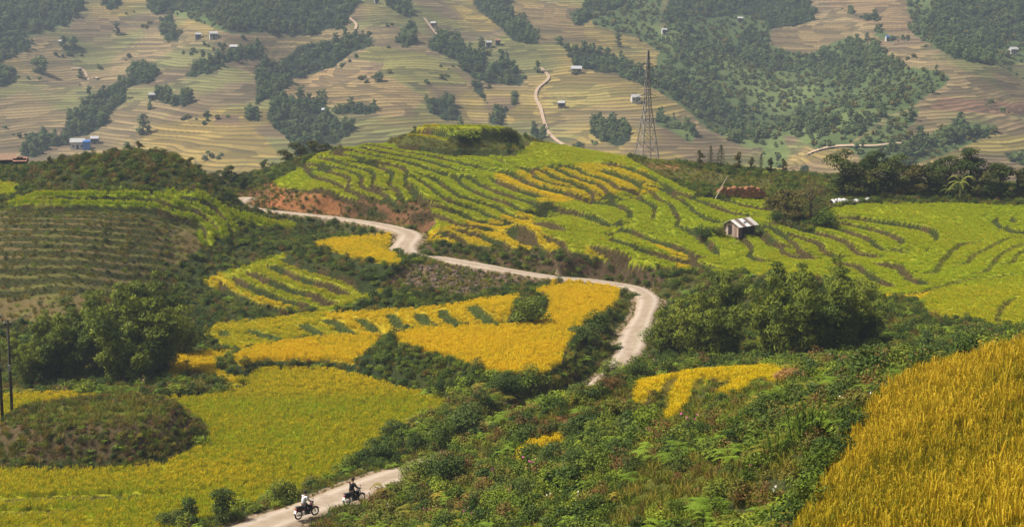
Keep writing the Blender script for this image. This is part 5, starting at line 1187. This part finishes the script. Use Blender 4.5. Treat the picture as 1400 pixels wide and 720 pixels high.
# tarp tunnel
p0, p1 = ground_at(1136, 281, 196.5), ground_at(1187, 279, 198.5); L_ = float(np.linalg.norm(p1-p0)); an = math.atan2(p1[1]-p0[1], p1[0]-p0[0])
tt_ = empty('tarp_shelter', p0, an, label='long white plastic-sheeted shelter at the edge of the bright green field', cat='shelter')
m = MB(); nx, na_ = 22, 9; V = []
for i in range(nx):
    for j in range(na_):
        a_ = math.pi*j/(na_-1); R_ = .58+.07*math.sin(i*1.9)+.05*math.sin(i*.7+j); V.append((L_*i/(nx-1), -R_*math.cos(a_), .12+.95*R_*math.sin(a_)+.12*math.sin(i*.35)))
m.add(V, [(i*na_+j, (i+1)*na_+j, (i+1)*na_+j+1, i*na_+j+1) for i in range(nx-1) for j in range(na_-1)]); o = m.build('plastic_sheet', M_WHITE, tt_, True); o.modifiers.new('thickness', 'SOLIDIFY').thickness = .015
for i in range(4):
    m = MB(); x_ = L_*(.05+.3*i); pts = [(x_, -.74*math.cos(math.pi*j/8), .05+.85*math.sin(math.pi*j/8)) for j in range(9)]
    for c, d in zip(pts[:-1], pts[1:]): m.cyl(c, d, .03, .03, 5)
    m.build('hoop', M_CULM, tt_)
tag(MB().cyl(Vector(ground_at(1143,282,195.4))-Vector((0,0,.2)), Vector(ground_at(1144,282,195.4))+Vector((0.05,0,1.25)), .09, .07, 7).build('dark_post', M_WOODPOLE), 'dark post in front of the white shelter', 'post')
# clay wall
M_CLAY = simple('rust_brown_clay', (.23,.105,.05), .95, .1, .5, 1.6, bump=.8)
p0, p1 = ground_at(981, 273, 196.2), ground_at(1047, 273, 197.2); L_ = float(np.linalg.norm(p1-p0)); an = math.atan2(p1[1]-p0[1], p1[0]-p0[0]); m = MB(); nx, nz = 40, 8; rr = random.Random(3)
V = [(L_*i/nx, -.05*j+rr.uniform(-.05,.05)+.55*(j/nz), -.3+(1.35+.12*math.sin(i*.5)+.1*math.sin(i*1.3))*min(1, .45+i/9, .45+(nx-i)/9)*j/nz+rr.uniform(-.04,.04)) for i in range(nx+1) for j in range(nz+1)]; V += [(x, y+1.2, z) for x, y, z in V]
h_ = (nx+1)*(nz+1); Fq = [(i*(nz+1)+j, (i+1)*(nz+1)+j, (i+1)*(nz+1)+j+1, i*(nz+1)+j+1) for i in range(nx) for j in range(nz)]; Fq += [tuple(h_+q for q in f[::-1]) for f in Fq]+[(i*(nz+1)+nz, (i+1)*(nz+1)+nz, h_+(i+1)*(nz+1)+nz, h_+i*(nz+1)+nz) for i in range(nx)]
for e in (0, nx): Fq += [(e*(nz+1)+j, e*(nz+1)+j+1, h_+e*(nz+1)+j+1, h_+e*(nz+1)+j) for j in range(nz)]
m.add(V, Fq); tag(m.build('clay_wall', M_CLAY, loc=p0, rot=(0,0,an)), 'rust-brown clay bank wall above the green terrace', 'wall')
q = Vector(ground_at(978, 275, 195.6)); tag(MB().cyl(q, q+Vector((1.6,.3,3.0)), .09, .05, 7).build('leaning_pole', M_PALE), 'pale pole leaning at the end of the clay wall', 'pole')
# straw heap
r = np.random.default_rng(12); v_ = Veg(); n = 700; th = r.random(n)*6.28; rr_ = np.sqrt(r.random(n)); b_ = np.c_[.95*rr_*np.cos(th), .55*rr_*np.sin(th), .55*(1-rr_**2)]; d_ = rnd_unit(n, r); d_[:, 2] *= .35
v_.ribbons(b_, b_+d_*.4, .05, .035, r.random(n), r=r, taper=.4)
M_STRAW = leaf_mat('straw', (.30,.16,.05), (.62,.38,.14), (.5,.3,.1), .1); tag(link('straw_heap', v_.mesh('straw_heap', [M_STRAW]), loc=ground_at(1080, 519, None, 70, 110)+np.array((0,0,.1))), 'orange straw heap at the end of the narrow golden strips', 'straw')
# stones on the rubble bank
M_STONE = simple('grey_brown_stone', (.15,.11,.08), .95, .1, .4, 5, bump=.5); st = []
for i in range(3):
    bm = bmesh.new(); bmesh.ops.create_icosphere(bm, subdivisions=1, radius=.2)
    for w in bm.verts: w.co *= .7+.6*random.random()
    me = bpy.data.meshes.new('stone'); bm.to_mesh(me); bm.free(); me.materials.append(M_STONE); st.append(me)
x, y = sample(140, 182, 4., r, .2); u, v = project(np.c_[x, y, near_z(x, y)]); m_ = in_poly(u, v, [(548,372),(560,364),(600,362),(650,369),(720,380),(680,397),(640,403),(600,399),(560,391)]); x, y = x[m_], y[m_]; n = len(x)
tag(scatter('rubble', proto_coll('stone_piece', st), np.c_[x, y, near_z(x, y)], r.integers(0, 3, n), .5+1.1*r.random(n)**2, tilt=1., seed=71), 'loose stones and rubble on the bank below the road', 'rubble', kind='stuff')
# ------------------------------------------------------------------ houses
M_WALLS = dict(white=simple('whitewashed_wall', (.55,.52,.48), .9), brown=simple('brown_timber_wall', (.22,.15,.10), .9), grey=simple('grey_timber_wall', (.25,.23,.21), .9))
M_ROOFS = dict(white=simple('pale_sheet_roof', (.42,.41,.40), .6, .3, .15, 1), blue=simple('blue_sheet', (.04,.16,.50), .5, .3), grey=simple('grey_sheet_roof', (.42,.42,.43), .6, .3, .2, 1), brown=simple('brown_tile_roof', (.34,.22,.15), .85, .1, .3, 3), red=simple('reddish_roof', (.40,.20,.14), .8, .1, .3, 2))
M_GLASS = simple('dark_window_glass', (.02,.025,.03), .15, .5)
def house(u, v, wpx, roof, wall, label, rz=0., Y=None, tall=2.4, far=True, group='far farmhouses', depth=.7):
    p = march(u, v, 420, 1000, ground_z, 2.)[0] if Y is None else unproj(u, v, Y); p[2] = float(scene_z(p[0], p[1])); w = .85*wpx/(F/p[1]); d = w*depth; h = tall; rg = h+.32*d
    t = empty('farmhouse', p, rz, label=label, cat='house', group=group)
    m = MB().box((0,0,h/2-.6), (w*.9, d*.85, h+1.2)); 
    for s in (-1, 1): m.add([(s*w*.449,-d*.42,h),(s*w*.449,d*.42,h),(s*w*.449,0,rg-.1)], [(0,1,2)])
    m.build('wall', M_WALLS[wall], t)
    for s in (-1, 1):
        o = MB().add([(-w/2,0,rg),(w/2,0,rg),(w/2,s*d*.56,h-.15),(-w/2,s*d*.56,h-.15)], [(0,1,2,3)]).build('roof', M_ROOFS[roof], t); o.modifiers.new('thickness', 'SOLIDIFY').thickness = .08
    MB().box((0,-d*.43,.95), (.9,.06,1.9)).build('door', M_DARK, t)
    for s in (-1, 1): MB().box((s*w*.27,-d*.43,1.35), (.8,.06,.8)).build('window', M_GLASS, t)
    return t
house(107, 204, 24, 'white', 'white', 'white-roofed farmhouse with a blue gable sheet beside the gully wood', .15, tall=3.)
p = march(119, 204, 420, 1000, ground_z, 2.)[0]; bt = empty('blue_lean_to', p, .15, label='bright blue tarpaulin lean-to against the white-roofed farmhouse', cat='lean-to')
MB().box((0,-.6,1.5), (2.6,3.2,3.4)).build('wall', M_ROOFS['blue'], bt); MB().box((0,-.6,3.28), (2.9,3.5,.12), Matrix.Rotation(.2, 3, 'X')).build('roof', M_ROOFS['blue'], bt)
house(130, 197, 14, 'grey', 'grey', 'low grey-roofed shed behind the blue lean-to', .1)
house(8, 243, 34, 'brown', 'brown', 'brown-roofed house beneath the slender trees', .35, Y=222., tall=2.0, group='houses by the knoll'); house(30, 247, 22, 'red', 'brown', 'low reddish-roofed outbuilding between the brown-roofed house and the knoll', .1, Y=214., tall=1.4, group='houses by the knoll')
for a_ in [(292,53,14,'white','white','long white-roofed farmhouse in the high hedge below the dark wood'),(271,54,10,'grey','grey','small grey hut next to the long white-roofed farmhouse'),(320,71,13,'white','grey','white-roofed house at the tip of the hedge wood'),
 (84,63,8,'white','white','small white hut in front of the dark conifer clump'),(209,137,13,'white','grey','white-roofed hut beside the small grove on the gold terraces'),
 (593,38,9,'white','grey','white-roofed hut above the short pale track'),(668,65,10,'white','white','white hut beside the round tree on the brown terraces'),(680,62,9,'red','brown','reddish-roofed hut beside the white hut on brown terraces'),(515,5,8,'red','white','reddish-roofed house on the topmost terrace'),
 (869,140,16,'white','white','white-roofed hut behind the pylon'),(788,101,18,'grey','grey','grey-roofed hut on the terraces above the zigzag footpath'),(768,148,12,'grey','brown','low grey hut beside the zigzag footpath'),(908,47,9,'white','white','white hut below the forest edge above the pylon'),
 (1012,31,9,'white','grey','white-roofed hut in the clearing high above the ravine'),(1385,74,14,'white','white','long pale-roofed house at the foot of the hazy wooded ridge'),
 (1213,57,7,'blue','white','tiny bluish-roofed hut among the crest trees'),(445,158,12,'grey','grey','grey shed in the hedge crossing the middle terraces'),]:
    house(*a_, rz=random.uniform(-.4,.4))
# ------------------------------------------------------------------ motorbikes and riders
def skin_mesh(name, verts, edges, radii, mat, root=0, sub=1):
    me = bpy.data.meshes.new(name+'_cage'); me.from_pydata(verts, edges, []); o = bpy.data.objects.new('cage', me); COL.objects.link(o)
    o.modifiers.new('s', 'SKIN'); sv = me.skin_vertices[0].data
    for i, q in enumerate(radii): sv[i].radius = (q, q) if np.isscalar(q) else q; sv[i].use_root = (i == root)
    o.modifiers.new('d', 'SUBSURF').levels = sub; o.modifiers['d'].render_levels = sub
    dg = bpy.context.evaluated_depsgraph_get(); out = bpy.data.meshes.new_from_object(o.evaluated_get(dg)); out.name = name
    bpy.data.objects.remove(o); bpy.data.meshes.remove(me); out.materials.clear(); out.materials.append(mat); out.polygons.foreach_set('use_smooth', [True]*len(out.polygons)); return out
M_TYRE = simple('black_rubber', (.018,.017,.017), .85); M_RIM = simple('bright_rim', (.55,.53,.50), .35, .5, .15, 8, .6); M_ENG = simple('engine_metal', (.16,.16,.16), .4, .5, .2, 8, .7); M_SEATM = simple('black_vinyl', (.02,.018,.018), .5); M_PLATE = simple('white_plate', (.75,.74,.72), .5); M_RED = simple('red_lens', (.45,.02,.02), .3, .5); M_LENS = simple('clear_lens', (.6,.6,.58), .15, .6)
M_SKIN = simple('skin', (.36,.20,.13), .6); M_HAIR = simple('black_hair', (.012,.010,.009), .5)
def motorbike(p, rz, paint, label, sc):
    t = empty('motorbike', p, rz, sc, label=label, cat='motorbike', group='motorbikes on the dirt road'); P = simple('paint', paint, .3, .5, .1, 3)
    for x in (-.60, .62):
        w = MB().ring((x,0,.29), .25, .045, k=26, m=8).build('tyre', M_TYRE, t, True); m = MB().ring((x,0,.29), .205, .016, k=26, m=5)
        for k in range(12): a = k*math.pi/6; m.cyl((x,.02*(-1)**k,.29), (x+.2*math.cos(a),0,.29+.2*math.sin(a)), .006, .006, 3)
        m.cyl((x,-.06,.29), (x,.06,.29), .04, .04, 10); m.build('rim', M_RIM, w)
        m = MB()
        for i in range(7):
            a = math.radians(30+i*20) if x < 0 else math.radians(25+i*18); b = a+.34; m.add([(x+.32*math.cos(q), s, .29+.32*math.sin(q)) for q in (a, b) for s in (-.06, .06)], [(0,1,3,2)])
        o = m.build('mudguard', P, t); o.modifiers.new('thickness', 'SOLIDIFY').thickness = .012
    m = MB().cyl((-.6,.07,.29), (.0,.07,.36), .022).cyl((-.6,-.07,.29), (.0,-.07,.36), .022).cyl((-.05,0,.38), (.40,0,.82), .035).cyl((-.55,0,.66), (-.02,0,.40), .03); m.build('frame', M_ENG, t)
    MB().loft([[(x, y*w, z0+z) for y, z in ((-.09,0),(.09,0),(.12,.12),(.07,.2),(-.07,.2),(-.12,.12))] for x, z0, w in ((-.12,.20,.8),(.02,.22,1.),(.16,.26,.7))]).build('engine', M_ENG, t)
    MB().loft([[(x, y*w, z) for y, z in ((-.10,z0),(.10,z0),(.12,z0+h*.6),(.07,z0+h),(-.07,z0+h),(-.12,z0+h*.6))] for x, z0, h, w in ((-.78,.62,.10,.6),(-.55,.56,.17,1.),(-.2,.5,.22,1.05),(.02,.46,.2,.9))]).build('rear_fairing', P, t, True)
    MB().loft([[(x, y*w, z) for y, z in ((-.12,z0),(.12,z0),(.11,z0+.07),(-.11,z0+.07))] for x, z0, w in ((-.74,.75,.8),(-.5,.76,1.),(-.2,.70,1.05),(.05,.70,.6))]).build('seat', M_SEATM, t, True)
    MB().loft([[(x+dx, y*w, z) for y, dx in ((-.19,-.06),(.19,-.06),(.10,.03),(-.10,.03))] for x, z, w in ((.28,.38,.8),(.34,.58,1.),(.38,.80,.7),(.38,.95,.45))]).build('leg_shield', P, t, True)
    MB().cyl((.62,.07,.29), (.44,.07,.82), .022).cyl((.62,-.07,.29), (.44,-.07,.82), .022).cyl((.44,0,.78), (.40,0,1.0), .03).build('fork', M_RIM, t)
    h = MB().cyl((.38,0,.98), (.36,.16,1.03), .016).cyl((.38,0,.98), (.36,-.16,1.03), .016).cyl((.36,.16,1.03), (.28,.34,1.0), .018).cyl((.36,-.16,1.03), (.28,-.34,1.0), .018).build('handlebar', M_ENG, t)
    for s in (-1, 1): MB().cyl((.34,s*.18,1.02), (.32,s*.26,1.2), .008).ell((.31,s*.27,1.22), (.02,.06,.04), 8, 4).build('mirror', M_SEATM, h)
    MB().ell((.46,0,.93), (.08,.10,.08)).build('headlight', M_LENS, t, True); MB().box((-.80,0,.68), (.06,.14,.08)).build('tail_light', M_RED, t); MB().box((-.85,0,.52), (.02,.24,.19), Matrix.Rotation(.25, 3, 'Y')).build('number_plate', M_PLATE, t)
    MB().cyl((.05,-.14,.26), (-.35,-.15,.27), .025).cyl((-.35,-.15,.27), (-.85,-.16,.34), .045, .05, 10).build('exhaust', M_RIM, t)
    m = MB().cyl((-.25,.13,.62), (-.58,.12,.30), .02).cyl((-.25,-.13,.62), (-.58,-.12,.30), .02); m.build('shock_absorber', M_RIM, t); MB().cyl((0,-.24,.28), (0,.24,.28), .018).build('footrest', M_ENG, t)
    MB().box((-.72,0,.84), (.22,.2,.02)).cyl((-.82,-.09,.84), (-.62,-.09,.72), .01).cyl((-.82,.09,.84), (-.62,.09,.72), .01).build('luggage_rack', M_ENG, t)
    return t
def rider(p, rz, shirt, trousers, head_col, label, sc, helmet):
    t = empty('person', p, rz, sc, label=label, cat='person', group='riders on the dirt road')
    V = [(-.20,0,.86),(-.19,0,1.02),(-.15,0,1.22),(-.12,0,1.36),(-.10,0,1.45),(-.08,0,1.53),(-.06,0,1.63),(-.055,0,1.70)]; E = [(i, i+1) for i in range(7)]; R = [(.13,.15),(.12,.14),(.12,.17),(.09,.13),.05,(.075,.07),(.095,.08),(.06,.055)]
    def chain(start, pts, rads):
        prev = start
        for q, rr_ in zip(pts, rads): V.append(q); R.append(rr_); E.append((prev, len(V)-1)); prev = len(V)-1
        return prev
    V.append((.035,0,1.60)); R.append(.018); E.append((6, 8))
    for s in (-1, 1):
        w = chain(3, [(-.12,s*.19,1.36),(-.02,s*.27,1.16),(.16,s*.30,1.05),(.24,s*.29,1.03)], [.062,.05,.042,.03])
        palm = chain(w, [(.285,s*.285,1.03)], [.036])
        for k, (dy, l) in enumerate(((-.035,.9),(-.012,1.),(.012,1.),(.035,.8))): chain(palm, [(.325,s*(.285+dy),1.035),(.345,s*(.285+dy),1.01),(.325,s*(.285+dy),.985)], [.010*l,.009*l,.008*l])
        chain(palm, [(.285,s*.24,1.01),(.31,s*.235,.99)], [.011,.009])
        chain(0, [(-.14,s*.12,.83),(.14,s*.20,.74),(.20,s*.20,.70),(.08,s*.19,.42),(.04,s*.19,.33),(.16,s*.20,.30)], [.10,.075,.065,.048,.036,.032])
    link('body', skin_mesh('body', V, E, R, M_SKIN), t)
    Vs = [(-.20,0,.90),(-.19,0,1.05),(-.15,0,1.24),(-.12,0,1.38),(-.115,0,1.42)]; Es = [(i, i+1) for i in range(4)]; Rs = [(.16,.18),(.145,.17),(.15,.20),(.11,.16),.07]
    for s in (-1, 1):
        n0 = len(Vs); Vs += [(-.12,s*.20,1.37),(-.02,s*.275,1.16),(.15,s*.30,1.055)]; Rs += [.085,.068,.055]; Es += [(3, n0),(n0, n0+1),(n0+1, n0+2)]
    link('shirt', skin_mesh('shirt', Vs, Es, Rs, simple('shirt_cloth', shirt, .85, .1, .12, 20)), t)
    Vt = [(-.20,0,.88)]; Et = []; Rt = [(.15,.17)]
    for s in (-1, 1):
        n0 = len(Vt); Vt += [(-.12,s*.12,.83),(.14,s*.20,.745),(.20,s*.20,.70),(.09,s*.19,.44),(.05,s*.19,.35)]; Rt += [.118,.092,.085,.068,.06]; Et += [(0, n0)]+[(n0+i, n0+i+1) for i in range(4)]
    link('trousers', skin_mesh('trousers', Vt, Et, Rt, simple('trouser_cloth', trousers, .85, .1, .12, 20)), t)
    for s in (-1, 1): MB().loft([[(x, s*.195+y*w, z0+z*h) for y, z in ((-.045,0),(.045,0),(.04,1),(-.04,1))] for x, z0, w, h in ((-.02,.28,.8,.09),(.06,.275,1,.09),(.16,.275,1,.06),(.22,.278,.7,.035))]).build('shoe', M_SEATM, t, True)
    for s in (-1, 1): MB().ell((.022,s*.032,1.625), (.010,.013,.009), 8, 4).build('eye', M_HAIR, t)
    MB().ell((.022,0,1.565), (.012,.026,.007), 8, 4).build('mouth', simple('lips', (.25,.09,.07), .6), t)
    k = MB().ell((-.075,0,1.66), (.125,.108,.118)) if helmet else MB().ell((-.085,0,1.665), (.105,.095,.10)); k.build('helmet' if helmet else 'hair', simple('headwear', head_col, .35 if helmet else .6, .4, .1, 5), t, True)
    return t
for (ur, vr, uf, vf, paint, shirt, trs, hc, hel, l1, l2) in ((410.3,709.5,428.6,704.6,(.12,.012,.015),(.78,.77,.80),(.03,.03,.04),(.012,.012,.012),False,'dark red motorbike ridden by the person in white','person in a white shirt and dark trousers riding a dark red motorbike'),
     (475.4,691,493,685.7,(.015,.016,.02),(.018,.020,.022),(.02,.02,.024),(.05,.012,.015),True,'black motorbike ridden by the person in dark clothes','person in black jacket and dark helmet riding a black motorbike')):
    a = at_z(ur, vr, .07); b = at_z(uf, vf, .07); c = (a+b)/2; rz = math.atan2(b[1]-a[1], b[0]-a[0]); c[2] = float(.02+np.interp(c[1], [80,100], [.05,.08])); sc = 1.04
    motorbike(c, rz, paint, l1, sc); rider(c, rz, shirt, trs, hc, l2, sc, hel)
# ------------------------------------------------------------------ haze
lo = min(float(GZ.min()), float(FZ.min()))-1; hi = max(float(FZ.max()), 45.)+14
me = MB().box((0, (fyr[-1]+10-30)/2, (lo+hi)/2), (2*(fs[-1]*fyr[-1])+40, fyr[-1]+40+10, hi-lo)); M_HAZE = bpy.data.materials.new('valley_haze'); M_HAZE.use_nodes = True; nt = M_HAZE.node_tree; nt.nodes.clear()
pv = nt.nodes.new('ShaderNodeVolumePrincipled'); pv.inputs['Density'].default_value = .00033; pv.inputs['Color'].default_value = (.70,.85,1,1); pv.inputs['Anisotropy'].default_value = .2; ou = nt.nodes.new('ShaderNodeOutputMaterial'); nt.links.new(pv.outputs[0], ou.inputs['Volume'])
M_HAZE.cycles.homogeneous_volume = True if hasattr(M_HAZE.cycles, 'homogeneous_volume') else None
tag(me.build('haze', M_HAZE), 'thin pale haze filling the valley air', 'haze', kind='stuff')
print('haze', lo, hi)
